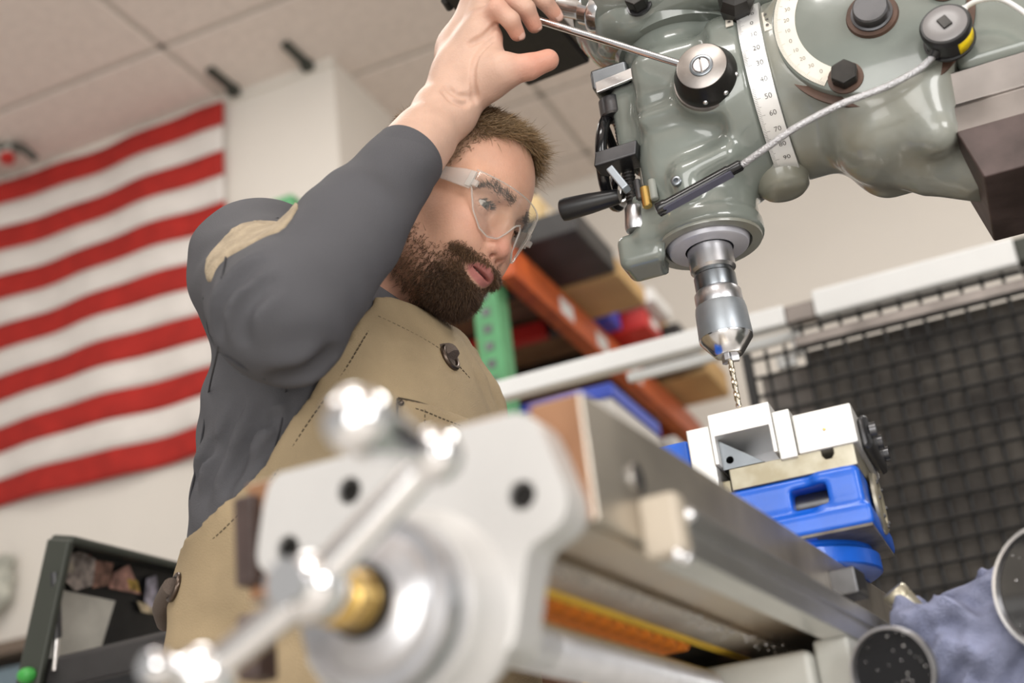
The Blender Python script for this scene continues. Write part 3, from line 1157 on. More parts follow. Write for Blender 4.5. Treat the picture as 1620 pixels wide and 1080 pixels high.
B0deg = 20
mk = MB(HT)
for k in range(-40, 96):
    t = B0deg - k
    L = .007 if k % 10 == 0 else (.0052 if k % 5 == 0 else .0034)
    w = .09
    mk.add([on_band(.0885, t - w), on_band(.0885 + L, t - w), on_band(.0885 + L, t + w), on_band(.0885, t + w)], [(0, 1, 2, 3)])
mk.build('scale_ticks', 'ink', band)
tx = MB(HT)
for k in range(-4, 10):
    vs_, fs = text_data(str(abs(k) * 10))
    sc = .0078
    tx.add([on_band(.1035 + x * sc, B0deg - 10 * k + math.degrees(y * sc / .1019)) for x, y, _ in vs_], fs)
tx.build('scale_numerals', 'ink', band)
for x, d in ((.0805, 30), (.1190, 16)):
    p = MB(HT)
    st_ = [on_band(xx, d + t, .1024 if x < .1 else .1012) for xx in (x - .004, x + .004) for t in (-6, 0, 6, 12)]
    p.add(st_, [(i, i + 1, i + 5, i + 4) for i in range(3)])
    ip = p.build('index_plate', 'plate', mill)
    ip.modifiers.new('t', 'SOLIDIFY').thickness = .001
    q = MB(HT)
    for t in (-2, 8):
        q.add([on_band(x + .0018 * math.cos(a), d + t + math.degrees(.0018 * math.sin(a) / .102), .1034 if x < .1 else .1022) for a in np.linspace(0, 2 * math.pi, 9)[:-1]], [tuple(range(8))])
    q.add([on_band(x + dx, d + 3 + t, .1034 if x < .1 else .1022) for dx, t in ((-.002, 0), (.002, .8), (.002, -.8))], [(0, 1, 2)])
    q.build('index_marks', 'ink', ip)

# --- knuckle (ram adapter)
KX, KZ = .217, 1.581
F_ = Field((.108, -.118, 1.395), (.33, .118, 1.71), .0025)
F_.cyl((.112, 0, AZ), (.20, 0, AZ), .0985, .004, k=.012)
F_.cyl((KX, -.090, KZ), (KX, .09, KZ), .101, .006, k=.020)
F_.box((.215, 0, 1.500), (.052, .082, .055), .035, k=.03)
F_.ell((.205, -.030, 1.463), (.05, .05, .030), k=.03)
F_.box((.245, -.02, 1.50), (.030, .066, .030), .024, k=.025)
F_.cap((.245, -.066, 1.478), (.252, -.068, 1.44), .020, k=.03)
F_.cap((.255, 0, 1.45), (.29, 0, 1.415), .045, .03, k=.03)
knk = sdf_obj('ram_adapter', F_, 'cast_dirty', mill, 'H')
hlathe('adapter_boss', [(0, .012), (.002, .022), (.007, .027), (.024, .029)], (.090, .004, 1.458), (.0, 0, 1), 'cast_dirty', knk, 36)
hlathe('knuckle_groove', [(0, .0995), (.001, .0998), (.0035, .0998), (.0035, .085)], (KX + .002, -.0885, KZ - .007), (0, -1, 0), 'rust', knk, 72)
kd = hlathe('knuckle_disc', [(0, .0955), (.006, .0955), (.0085, .0945), (.0095, .0925)], (KX, -.091, KZ), (0, -1, 0), 'cast', mill, 96)


def on_disc(r, deg, lift=0.0):
    t = R_(deg)
    return np.array([KX + r * math.cos(t), -.1006 - lift, KZ + r * math.sin(t)])


mb = MB(HT)
A0, A1 = 110, 232
N = 60
for k in range(N + 1):
    a = A0 + (A1 - A0) * k / N
    mb.v += [tuple(HT(on_disc(.071, a))), tuple(HT(on_disc(.0925, a))), tuple(HT(on_disc(.071, a, .0012))), tuple(HT(on_disc(.0925, a, .0012)))]
for k in range(N):
    i = k * 4
    mb.f += [(i + 2, i + 3, i + 7, i + 6), (i, i + 4, i + 5, i + 1), (i, i + 2, i + 6, i + 4), (i + 1, i + 5, i + 7, i + 3)]
mb.f += [(0, 1, 3, 2), (N * 4, N * 4 + 2, N * 4 + 3, N * 4 + 1)]
arc = mb.build('angle_scale_plate', 'plate', kd)
mk = MB(HT)
for k in range(-40, 51):
    a = 188 + k
    if A0 < a < A1:
        L = .007 if k % 10 == 0 else .0035
        mk.add([on_disc(.0922, a - .08, .0014), on_disc(.0922 - L, a - .08, .0014), on_disc(.0922 - L, a + .08, .0014), on_disc(.0922, a + .08, .0014)], [(0, 1, 2, 3)])
for k in range(-4, 6):
    a = 188 + 9.2 * k
    if not A0 + 3 < a < A1 - 2:
        continue
    vs_, fs = text_data(str(abs(k) * 10) if k < 4 else '0')
    c = on_disc(.0795, a, .0014)
    sc = .0068 if k in (0, 4, 5) else .006
    mk.add([c + (x * sc, 0, y * sc) for x, y, _ in vs_], fs)
mk.build('scale_marks', 'ink_lt', kd)


def hexbolt(c, ax, rad, h, m, parent, washer=None):
    a, b, n_ = frame(ax)
    if washer:
        MB(HT).cyl(c, np.array(c) + n_ * washer[1], washer[0], n=30).build('washer', washer[2], parent, smooth=True)
        c = np.array(c) + n_ * washer[1]
    poly = [np.array(c) + (a * math.cos(t) + b * math.sin(t)) * rad for t in np.arange(6) * math.pi / 3 + .3]
    return MB(HT).prism(poly, n_ * h).build('hex_bolt', m, parent, bevel=rad * .12)


hexbolt(hp(1338, 124, -.1005) , (0, -1, 0), .0142, .013, 'blackox', kd, (.0175, .002, 'rust'))
c = hp(1380, 25, -.1005)
MB(HT).cyl(c, c + (0, -.004, 0), .026, .025, 40).build('pivot_recess', 'rust', kd, smooth=True)
hlathe('pivot_bolt', [(0, .0205), (.003, .0205), (.0035, .018), (.013, .0175), (.0145, .0160)], c + (0, -.003, 0), (0, -1, 0), 'dsteel', kd, 40)
hexbolt(hp(1495, -22, -.1005), (0, -1, 0), .0142, .013, 'blackox', kd, (.0175, .002, 'rust'))

# --- ram, dovetail and turret
MB(HT).box((.285, -.087, 1.490), (1.05, .087, 1.66)).build('ram', 'cast', mill, bevel=.012)
prof = [(-.083, 1.492), (-.070, 1.463), (-.074, 1.459), (-.074, 1.430), (.074, 1.430), (.074, 1.459), (.070, 1.463), (.083, 1.492)]
MB(HT).prism([(.262, a, b) for a, b in prof], (.78, 0, 0)).build('ram_dovetail', 'dove', mill, bevel=.0015)
mb = MB(HT)
mb.prism([(.268, -.078, 1.431), (1.0, -.078, 1.431), (1.0, -.078, 1.30), (.52, -.078, 1.30), (.50, -.078, 1.376), (.281, -.078, 1.376)], (0, .156, 0))
mb.build('turret_gib', 'brown', mill, bevel=.002)
MB(HT).lathe([(0, .15), (.02, .155), (.12, .155), (.14, .15)], (.66, 0, 1.16), (0, 0, 1), 48).build('turret', 'cast', mill, smooth=True)
MB().box((.47, .44, .12), (.92, .86, 1.17)).build('column', 'cast', mill, bevel=.03, seg=3)
MB().box((-.10, .36, 0), (1.0, .94, .12)).build('base', 'cast', mill, bevel=.02)

# --- belt housing and motor on top of the head
hlathe('belt_housing', [(0, .074), (.012, .078), (.022, .096), (.034, .108), (.046, .112), (.052, .118), (.30, .122), (.32, .10)], (.012, .0, 1.665), (0, 0, 1), 'cast', mill, 64)
F_ = Field((-.11, -.13, 1.65), (.19, .06, 1.80), .003)
F_.cap((-.05, -.055, 1.695), (.06, -.075, 1.688), .020, k=.02)
F_.cap((.07, -.06, 1.70), (.12, -.04, 1.69), .030, k=.02)
F_.cap((-.06, -.02, 1.70), (-.03, -.06, 1.69), .025, k=.02)
sdf_obj('gear_housing_lobe', F_, 'cast', mill, 'H')
b = hp(1012, 10, -.085)
hexbolt(b, (0, -1, .1), .0125, .016, 'blackox', mill, (.014, .003, 'dsteel'))
kb = hp(1160, 8, -.09)
MB(HT).lathe([(0, .010), (.006, .017), (.02, .020), (.032, .016), (.036, .008)], kb + (0, .015, -.004), (.2, -1, .15), 7).build('lobed_knob', 'blackox', mill)
# chrome speed-control shaft pointing at the operator
a, b = hp(957, 22, -.06), hp(868, 6, -.06)
d = nrm(b - a)
sh_ = MB(HT).lathe([(0, .023), (.010, .025), (.013, .0235), (.014, .017), (.028, .0165), (.030, .013), (.034, .0122), (.060, .0118), (.062, .010)], a, d, 40).build('speed_shaft', 'steel_lt', mill, smooth=True)
fa, fb, fc = frame(d)
for k in range(5):
    t = k * 2 * math.pi / 5 + .6
    c = a + d * .0122 + (fa * math.cos(t) + fb * math.sin(t)) * .0202
    MB(HT).cyl(c, c + d * .0022, .0027, n=12).build('socket_screw', 'blackox', sh_)
# black control box seen from below
zc = 1.85
x0, x1, y1 = atZ(835, 138, zc)[0], atZ(935, 100, zc)[0], atZ(835, 138, zc)[1]
cb = MB().box((x0, y1 - .40, zc), (x1, y1, zc + .16)).build('control_box', mat('black_brown_paint', (.012, .010, .009), .35, var=.3, vscale=60), mill, bevel=.004)
MB().box((x1, y1 - .40, zc + .004), (x1 + .010, y1 - .004, zc + .15)).build('control_box_flange', 'dove', cb, bevel=.002)
MB().box((x1, y1 - .2, zc + .05), (.06, y1 - .16, zc + .09)).build('control_arm', 'dsteel', cb, bevel=.003)
MB().cyl(atZ(700, 6, zc) + (.004, 0, .004), atZ(712, 16, zc) + (0, 0, .004), .0055).build('control_knob', 'blackox', cb, smooth=True)

# --- operator-side feed gear (handwheel, stop screw, clamp blocks)
MB(HT).box((-.088, -.050, 1.622), (-.044, .004, 1.648)).build('clamp_block', 'gunmetal', mill, bevel=.004)
MB(HT).obox(hp(972, 128, -.05), (.022, 0, .002), (0, .002, 0), (0, 0, .007)).build('clamp_face', 'steel_lt', mill, bevel=.001)
ss = hp(985, 220, -.028)
sx = ss[0]
hcyl('stop_screw', (sx, -.028, 1.455), (sx, -.028, 1.63), .0065, 'blackox', mill)
th = MB(HT)
for k in range(30):
    th.lathe([(0, .0066), (.001, .0074), (.002, .0066)], (sx, -.028, 1.47 + k * .0042), (0, 0, 1), 16)
th.build('screw_thread', 'dsteel', mill)
hlathe('micrometer_nut', [(0, .0125), (.002, .0145), (.022, .0145), (.024, .0125)], (sx - .006, -.028, 1.592), (0, 0, 1), 'dsteel', mill)
MB(HT).obox(hp(980, 252, -.045), (.024, 0, 0), (0, .016, 0), (.002, 0, .0085)).build('stop_bracket', 'dsteel', mill, bevel=.002)
a, b = hp(966, 268, -.055), hp(992, 300, -.055)
MB(HT).obox((a + b) / 2, (b - a) / 2, (0, .007, 0), nrm(np.cross(b - a, (0, 1, 0))) * .0042).build('trip_lever', mat('blue_steel', (.42, .47, .52), .35, .6), mill, bevel=.0015)
hw = hp(972, 255, .005)
rw = MB(HT)
ringpts = [hw + np.array([.010 * math.sin(t), .047 * math.cos(t), .051 * math.sin(t)]) for t in np.linspace(0, 2 * math.pi, 40)[:-1]]
rw.tube(ringpts, .0068, 10, closed=True)
rw_o = rw.build('feed_handwheel', 'blackgl', mill, smooth=True)
for k in range(3):
    t = k * 2 * math.pi / 3 + .5
    MB(HT).cyl(hw + (0.004, 0, 0), hw + (.010 * math.sin(t), .045 * math.cos(t), .049 * math.sin(t)), .006, .0045, 12).build('wheel_spoke', 'blackgl', rw_o, smooth=True)
hcyl('wheel_hub', hw + (-.010, 0, 0), hw + (.030, 0, 0), .013, 'blackgl', rw_o)
a, b = hp(980, 310, -.03), hp(888, 333, -.03)
d = nrm(b - a)
L = np.linalg.norm(b - a)
hlathe('wheel_grip', [(0, .0075), (.003, .0085), (L * .5, .0115), (L * .9, .0128), (L * .98, .0122), (L, .0105)], a, d, 'black', rw_o, 24)
kn = hp(1005, 344, -.035)
hlathe('lock_knob', [(-.016, .0105), (-.012, .0118), (.010, .0112), (.013, .0095)], kn, (.1, 0, 1), 'satin', mill, 30)
for (px, py), r, m in (((1022, 312), .0055, 'brass'), ((1010, 300), .004, 'dsteel'), ((1033, 300), .0045, 'cast_dirty')):
    c = hp(px, py, -.055)
    hcyl('oil_fitting', c + (0, 0, -.012), c + (0, 0, .012), r, m, mill, n=16)
c = hp(1071, 288, -.072)
hlathe('socket_screw', [(0, .0055), (.004, .0055), (.0045, .0048), (.0045, .0026), (.0015, .0026), (.0015, .0001)], c, (0, -1, 0), 'gunmetal', mill, 24)

# --- table, saddle, knee
TW, TH = .1143, .0738
tprof = [(-TW, ZT - TH), (TW, ZT - TH), (TW, ZT)]
for xx in (.075, 0, -.075):
    tprof += [(xx + .008, ZT), (xx + .008, ZT - .022), (xx + .014, ZT - .022), (xx + .014, ZT - .036), (xx - .014, ZT - .036), (xx - .014, ZT - .022), (xx - .008, ZT - .022), (xx - .008, ZT)]
tprof += [(-TW, ZT)]
table = MB().prism([(a, 0, b) for a, b in tprof], (0, 1.12, 0)).build('table', 'table', mill, bevel=.0015)
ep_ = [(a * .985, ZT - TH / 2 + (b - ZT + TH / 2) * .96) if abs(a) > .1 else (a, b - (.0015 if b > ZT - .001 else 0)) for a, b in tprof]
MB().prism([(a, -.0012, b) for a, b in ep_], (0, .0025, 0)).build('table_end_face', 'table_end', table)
# underside: recessed web and dovetail ways
MB().box((-TW + .004, .004, ZT - TH - .002), (TW - .006, 1.11, ZT - TH + .001)).build('table_underside', 'table_un', table)
zw_ = ZT - TH - .0065
MB().prism([(.036, .012, zw_), (.070, .012, zw_), (.066, .012, zw_ + .008), (.036, .012, zw_ + .008)], (0, 1.09, 0)).build('table_way', 'table', table, bevel=.0008)
MB().prism([(-.085, .012, zw_), (-.040, .012, zw_), (-.040, .012, zw_ + .008), (-.081, .012, zw_ + .008)], (0, 1.09, 0)).build('table_way', 'table', table, bevel=.0008)
MB().box((.026, .012, zw_ - .001), (.0358, .53, zw_ + .006)).build('way_wiper', 'yellowp', table, bevel=.001)
plm = mat('orange_bellows', (.80, .24, .03), .5, var=.3, vscale=60, bump=.6, bscale=200)
pleat = None
for k in range(14):
    y_ = .035 + k * .0250
    if pleat is None:
        pleat = o = MB().prism([(-.038, 0, 0), (-.038, .0123, -.0075), (-.038, .0246, 0), (-.038, .0246, .004), (-.038, 0, .004)], (.0635, 0, 0)).build('bellows_pleat', plm, table, bevel=.0006)
    else:
        o = pleat.copy()
        COL.objects.link(o)
        o.parent = table
    o.location = (0, y_, zw_ + .0015)
MB().box((-.039, .384, zw_), (.0255, .60, zw_ + .006)).build('dark_end_block', 'blackox', table, bevel=.001)  # dark block filling the channel past the last pleat
c = atY(1166, 1063, .50)
cpb = MB().prism([c + (-.020, 0, -.006), c + (.012, 0, -.010), c + (.012, 0, .008), c + (-.010, 0, .008)], (0, .012, 0)).build('copper_lug', mat('copper_lug', (.50, .27, .18), .5, .3), table, bevel=.002)
cut(cpb, MB().cyl(c + (-.003, -.004, .0), c + (-.003, .016, .0), .0030, n=16))
# bright disc standing in for a bolt-hole glint, then chips
c = atX(1007, 757, TW)
MB().cyl(c - (.001, 0, 0), c + (.0015, 0, 0), .0095, n=24).build('glint_disc', 'steel_lt', table, smooth=True)
ch = MB()
for k in range(170):
    yy = .03 + random.random() ** 1.2 * .62
    ch.sphere((.066 + random.gauss(0, .003), yy, ZT - TH - .004 - random.random() * .008), .0007 + .0010 * random.random(), 6, 4)
for k in range(90):
    yy = .05 + random.random() * .7
    ch.sphere((TW - .001 - random.random() * .004, yy, ZT - TH + .001), .0005 + .0009 * random.random(), 6, 4)
tag(ch.build('metal_chips', 'steel_lt', table, smooth=True), kind='stuff')
# linear scale on the column side of the table
YS = atX(1031, 800, .135)[1]
zs_t, zs_b = 1.0005, .9645
prof = [(TW, zs_t), (.131, zs_t), (.137, zs_t - .004), (.137, zs_t - .017), (.1335, zs_t - .019), (.1335, zs_t - .0215), (.137, zs_t - .0235), (.137, zs_b), (TW, zs_b)]
sc_o = MB().prism([(a, .078, b) for a, b in prof], (0, .86, 0)).build('linear_scale', 'alu', mill, bevel=.0008)
MB().box((TW - .001, .062, zs_b), (.138, .080, zs_t + .001)).build('scale_end_cap', mat('tan_end_cap', (.46, .40, .32), .5), sc_o, bevel=.004)
for z in (zs_b - .001, zs_b - .001):
    pass
for (yy, zz) in ((.062, zs_b - .001), (.074, zs_b - .001)):
    MB().sphere((.134, yy, zz), .0042).build('cap_screw', 'chrome', sc_o, smooth=True)
MB().sphere((.1375, .082, zs_t - .011), .0048).build('cap_screw', 'chrome', sc_o, smooth=True)
# reading head clamp and plate near the vise
c = atX(1342, 925, .125)
MB().obox(c, (.012, 0, 0), (0, .020, 0), (0, 0, .012)).build('scale_clamp', 'dsteel', mill, bevel=.002)
# saddle below the table
SZ = ZT - TH - .018
MB().box((-.19, .43, .80), (.105, .90, SZ)).build('saddle', 'greyp', mill, bevel=.006)
MB().box((.105, .445, .80), (.135, .53, SZ + .008)).build('saddle_gib_block', 'greyp', mill, bevel=.004)
br = MB().box((.136, .452, .86), (.150, .56, SZ - .002)).build('reader_bracket', 'blackox', mill, bevel=.003)
for yy, zz in ((.48, SZ - .022), (.53, SZ - .034)):
    MB().cyl((.150, yy, zz), (.156, yy, zz), .008, n=20).build('cap_screw', 'gunmetal', br, smooth=True)
MB().cyl((.150, .548, SZ - .008), (.168, .545, SZ - .012), .005, .004).build('cap_screw', 'steel_lt', br, smooth=True)
MB().box((-.15, .47, .30), (.46, .80, .798)).build('knee', 'cast', mill, bevel=.02)
MB().lathe([(0, .07), (.3, .07)], (.05, .62, .1), (0, 0, 1), 32).build('knee_screw', 'dsteel', mill, smooth=True)
# pin past the far end of the table
c = atX(1412, 933, .155)
MB().lathe([(0, .0105), (.002, .0120), (.008, .0120), (.0085, .0112), (.0095, .0112), (.010, .0120), (.05, .0120)], c, nrm((.4, .3, -.75)), 24).build('lock_pin', 'visway', mill, smooth=True)

# --- lead screw
SX, SZc = .016, .940
MB().cyl((SX, -.02, SZc), (SX, .12, SZc), .0160, n=32).build('screw_sleeve', 'alu_cast', mill, smooth=True)
ls = MB()
for k in range(88):
    yy = .09 + k * .0045
    ls.lathe([(0, .0142), (.0013, .0164), (.0030, .0164), (.0045, .0142)], (SX, yy, SZc), (0, 1, 0), 24, cap=False)
ls.build('lead_screw', 'satin', mill, smooth=True)

# --- table end bracket with dial and ball crank
Yp = -.030
out = [(432, 756), (440, 748), (560, 717), (690, 684), (800, 655), (818, 652), (836, 657), (850, 671), (866, 703), (881, 741), (893, 770), (897, 790), (895, 808), (889, 823), (875, 838),
       (858, 850), (843, 861), (834, 876), (828, 912), (822, 960), (817, 995), (812, 1018), (800, 1031), (776, 1036), (740, 1075), (690, 1110), (600, 1125), (520, 1100), (487, 1050), (478, 990), (470, 950), (450, 922), (425, 910), (409, 895), (406, 878), (409, 850), (416, 800), (424, 768)]
pl = [atY(x, y, Yp) for x, y in out]
end = MB().prism(pl, (0, .028, 0)).build('end_bracket', 'alu_cast', mill, bevel=.004, seg=3)
# dark clamp strip visible at the far edge of the table end
for z0_, z1_ in ((.985, 1.040), (.930, .968)):
    MB().box((-TW - .003, -.010, z0_), (-TW + .012, .010, z1_)).build('side_strip', 'brown', end, bevel=.002)
bolts_ = [atY(px, py, Yp) for px, py in ((552, 776), (825, 783), (455, 868), (706, 737))]
cut(end, *[MB().cyl(c + (0, -.004, 0), c + (0, .010, 0), .0080, n=28) for c in bolts_])
for c in bolts_:
    MB().lathe([(0, .0064), (.0078, .0064), (.0086, .0056), (.0086, .0030), (.0040, .0030), (.0040, .0001)], c + (0, .0103, 0), (0, -1, 0), 24).build('cap_screw', 'blackox', end, smooth=True)
ca = np.array([SX, 0, SZc])
MB().lathe([(0, .058), (.006, .056), (.012, .051), (.020, .050), (.026, .0475)], ca + (0, Yp + .003, 0), (0, -1, 0), 56).build('bearing_housing', 'alu_cast', end, smooth=True)
MB().lathe([(0, .0435), (.004, .0455), (.018, .0455), (.021, .0435), (.0215, .036), (.026, .033), (.028, .026), (.030, .020)], ca + (0, Yp - .022, 0), (0, -1, 0), 56).build('dial', 'satin', mill, smooth=True)
MB().lathe([(0, .019), (.004, .019), (.0045, .015)], ca + (0, Yp - .051, 0), (0, -1, 0), 36).build('dial_lock_ring', 'blackox', mill, smooth=True)
MB().lathe([(0, .0145), (.004, .0155), (.010, .0155), (.012, .0145), (.014, .0155), (.022, .0155), (.024, .012)], ca + (0, Yp - .054, 0), (0, -1, 0), 36).build('brass_collar', 'brass', mill, smooth=True)
Yc = -.125
K0 = atY(500, 928, Yc)
K0 = np.array([SX, Yc, SZc]) * .5 + K0 * .5
Ka, Kb = atY(688, 722, Yc), atY(322, 1070, Yc)
crank = MB().lathe([(0, .0085), (.03, .0085), (.05, .011)], ca + (0, Yp - .066, 0), (0, -1, 0), 28).build('crank_shaft', 'crank', mill, smooth=True)
cr = MB()
cr.cyl(Ka, K0, .0078, .0092, 24)
cr.cyl(K0, Kb, .0092, .0078, 24)
cr.build('crank_arm', 'crank', crank, smooth=True)
MB().sphere(K0, .0168, 28, 18).build('crank_ball', 'crank', crank, smooth=True)
MB().sphere(Ka, .0135, 28, 18).build('crank_ball', 'crank', crank, smooth=True)
MB().sphere(Kb, .0155, 28, 18).build('crank_ball', 'crank', crank, smooth=True)
MB().lathe([(0, .006), (.010, .0072), (.016, .0062), (.021, .0080), (.036, .0105), (.054, .0135), (.066, .0150), (.074, .0142), (.080, .0100), (.082, .004)], Ka + (0, .004, 0), (.0, -1, 0), 32).build('crank_handle', 'crank', crank, smooth=True)
MB().lathe([(0, .006), (.012, .008), (.020, .0065), (.03, .0095), (.036, .007)], Kb + (0, .004, 0), (-.25, -1, .10), 28).build('counterweight', 'crank', crank, smooth=True)
MB().cyl(atY(300, 1075, Yc + .02), atY(440, 965, Yc + .02), .0042, n=16).build('crank_rod', 'satin', crank, smooth=True)

# ------------------------------------------------------------------ chuck and drill
chuck = thing('drill_chuck', 'steel keyless drill chuck hanging under the mill spindle', 'drill chuck', HT((0, 0, 1.29)))
hlathe('chuck_arbor', [(0, .0215), (.004, .0222), (.018, .0222), (.020, .02), (.036, .02)], (0, 0, 1.3655), (0, 0, 1), 'gunmetal', chuck)
hlathe('chuck_collar', [(0, .0245), (.001, .0250), (.016, .0250), (.019, .0225), (.020, .0215)], (0, 0, 1.3475), (0, 0, 1), 'satin', chuck)
hlathe('chuck_sleeve', [(0, .0278), (.001, .0282), (.030, .0272), (.036, .0262), (.037, .0245)], (0, 0, 1.3125), (0, 0, 1), mat('sleeve_blue_grey', (.34, .37, .40), .4, .7, var=.04, vscale=60), chuck)
hlathe('chuck_nose', [(0, .0120), (.001, .0150), (.018, .0278), (.020, .0279)], (0, 0, 1.2925), (0, 0, 1), 'steel_lt', chuck)
for k in range(3):
    t = k * 2 * math.pi / 3 + .4
    MB(HT).obox((.0055 * math.cos(t), .0055 * math.sin(t), 1.291), (.0042 * math.cos(t), .0042 * math.sin(t), 0), (-.003 * math.sin(t), .003 * math.cos(t), 0), (0, 0, .005)).build('chuck_jaw', 'satin', chuck, bevel=.0008)
bit = MB(HT)
z0, z1 = 1.2345, 1.300
N, n = 60, 16
vs_, fs = [], []
for k in range(N + 1):
    z = z1 - (z1 - z0) * k / N
    tw = max(0, (z1 - .016 - z)) / .014 * math.pi
    fl = 1 if z < z1 - .016 else 0
    tip = min(1, (z - z0) / .0022)
    for i in range(n):
        a = 2 * math.pi * i / n
        r = .0032 * (1 - .38 * fl * max(0, math.cos(2 * a)) ** 1.5) * (tip if tip > .02 else .02)
        vs_.append((r * math.cos(a + tw), r * math.sin(a + tw), z))
for k in range(N):
    for i in range(n):
        j = (i + 1) % n
        fs.append((k * n + i, k * n + j, (k + 1) * n + j, (k + 1) * n + i))
o = bit.add(vs_, fs).build('drill_bit', mat('drill_steel', (.80, .72, .58), .22, 1.0), None, smooth=True)
tag(o, 'bright twist drill bit gripped in the chuck above the workpiece', 'drill bit')

# ------------------------------------------------------------------ magnetic work lamp on the head
lamp = thing('work_lamp', 'gooseneck work lamp with a yellow magnetic base and black tube head', 'lamp', HT(hp(1500, 60, -.102)))
c = hp(1503, 66, -.1012)
ax = nrm((-.05, -1, .10))
lb = MB(HT).lathe([(0, .0235), (.0015, .0245), (.004, .0245), (.0045, .0225), (.022, .0225), (.0225, .0242), (.027, .0242), (.0295, .0225), (.030, .019)], c, ax, 48).build('lamp_base', 'black', lamp, smooth=True)
fa, fb, fc = frame(ax)
mb = MB(HT)
vs_ = []
for k in range(19):
    t = R_(-75 + k * 6.4)
    dv = np.array([math.cos(t), 0, math.sin(t)])
    dv = nrm(dv - ax * (dv @ ax))
    for h in (.0048, .0215):
        vs_.append(c + ax * h + dv * .0230)
mb.add(vs_, [(2 * k, 2 * k + 1, 2 * k + 3, 2 * k + 2) for k in range(18)])
o = mb.build('yellow_grip', 'yellow', lb, smooth=True)
o.modifiers.new('t', 'SOLIDIFY').thickness = .0016
MB(HT).lathe([(0, .0205), (.0012, .0205), (.0022, .018), (.0026, .010)], c + ax * .0290, ax, 48).build('lamp_cap', mat('grey_cap', (.22, .21, .21), .3), lb, smooth=True)
u_ = nrm(np.array([.9, 0, .35]) - ax * (np.array([.9, 0, .35]) @ ax))
w_ = np.cross(ax, u_)
sw = MB(HT).obox(c + ax * .0320, u_ * .0048, w_ * .0066, ax * .0014).build('rocker_switch', 'blackox', lb, bevel=.0008)
g0 = hp(1476, 90, -.112)
MB(HT).cyl(c + ax * .008 + (g0 - c) * .6, g0, .0065, .005, 18).build('cable_boot', 'black', lb, smooth=True)
pts = [g0, hp(1450, 112, -.116), hp(1400, 138, -.124), hp(1330, 165, -.132), hp(1262, 200, -.130), hp(1215, 232, -.122), hp(1172, 262, -.110)]
MB(HT).tube(spline(pts, 10), .0035, 12).build('gooseneck', 'gooseneck', lamp, smooth=True)
a, b = hp(1174, 260, -.110), hp(1040, 333, -.096)
d = nrm(b - a)
L = np.linalg.norm(b - a)
lh = hlathe('lamp_head', [(0, .0045), (.002, .0058), (.014, .0058), (.015, .0066), (L - .012, .0066), (L - .010, .0076), (L - .001, .0076), (L, .006)], a, d, 'blackgl', lamp, 24)
dn = nrm(np.array([.35, -.45, -.8]) - d * (np.array([.35, -.45, -.8]) @ d))
MB(HT).obox(a + d * (L * .52) + dn * .0062, d * (L * .40), np.cross(d, dn) * .0042, dn * .0012).build('lamp_window', 'lampface', lh, bevel=.0008)
pts = [c + ax * .010 + (.012, 0, .018), hp(1527, 12, -.112), hp(1548, 1, -.116), hp(1580, -2, -.118), hp(1612, 14, -.118), hp(1650, 45, -.116)]
MB(HT).tube(spline(pts, 8), .0026, 10).build('power_cable', 'cable', lamp, smooth=True)
MB(HT).cyl(pts[0], hp(1527, 12, -.112), .0045, .0034).build('cable_boot', 'cable', lamp, smooth=True)
# ------------------------------------------------------------------ vise, workpiece
V0 = np.array([.06, .625, 0])


def VT(p):
    return V0 + HXv * p[0] + HYv * p[1] + np.array([0, 0, p[2]])


def vp(px, py, yl):
    p = hit(px, py, HYv, V0 + HYv * yl) - V0
    return np.array([HXv @ p, yl, p[2]])


YF = -.078                                  # camera-side face
vise = thing('machine_vise', 'blue machine vise with steel jaws bolted on the mill table', 'vise', VT((0, 0, ZT)))
zb = ZT + .025                              # underside of the vise body
xr = vp(1383, 823, YF)[0]
zt_blue = vp(1362, 728, YF)[2]
zt_way = vp(1357, 695, YF)[2]
z_fl = vp(1375, 790, YF)[2]
F_ = Field((-.30, -.085, zb - .004), (xr + .02, .085, zt_blue + .006), .0025)
F_.box(((xr - .20) / 2, 0, (zb + z_fl) / 2), ((xr + .20) / 2, .078, (z_fl - zb) / 2), .004, k=.004)
F_.box(((xr - .012 - .20) / 2, 0, (z_fl + zt_blue) / 2 - .004), ((xr - .012 + .20) / 2, .071, (zt_blue - z_fl) / 2 + .004), .006, k=.006)
F_.box((xr - .006 - .02, 0, (z_fl + zt_blue) / 2), (.022, .076, (zt_blue - z_fl) / 2), .006, k=.006)
# window through the side with the screw behind
wa, wb = vp(1250, 792, YF), vp(1306, 770, YF)
wx0, wx1 = wa[0], wb[0]
wz0, wz1 = vp(1250, 806, YF)[2], vp(1306, 760, YF)[2]
F_.box(((wx0 + wx1) / 2, -.06, (wz0 + wz1) / 2), ((wx1 - wx0) / 2, .05, (wz1 - wz0) / 2), .003, k=.003, mode='s')
# shallow cast recess left of the window
F_.box((wx0 - .045, -.078, (wz0 + wz1) / 2 + .002), (.040, .0045, (wz1 - wz0) / 2 + .003), .003, k=.004, mode='s')
v, f = F_.nets()
v = relax(v, f, 1)
body = link('vise_body', np_mesh('vise_body', S0 * 0 + (V0 + v[:, :1] * HXv + v[:, 1:2] * HYv + v[:, 2:3] * np.array([0, 0, 1.0])), f), 'visblue', vise, 'all')
body.data.set_sharp_from_angle(angle=R_(50))
MB(VT).cyl((wx0 - .04, -.035, (wz0 + wz1) / 2), (wx1 + .03, -.035, (wz0 + wz1) / 2), .014, n=24).build('vise_screw', 'dsteel', vise, smooth=True)
MB(VT).box((-.19, -.0762, zb - .0016), (xr - .002, .0762, zb + .001)).build('vise_underside', 'visund', vise)
MB(VT).box((-.03, -.070, zb - .0022), (.035, -.050, zb - .0012)).build('underside_pad', 'visblue', vise)
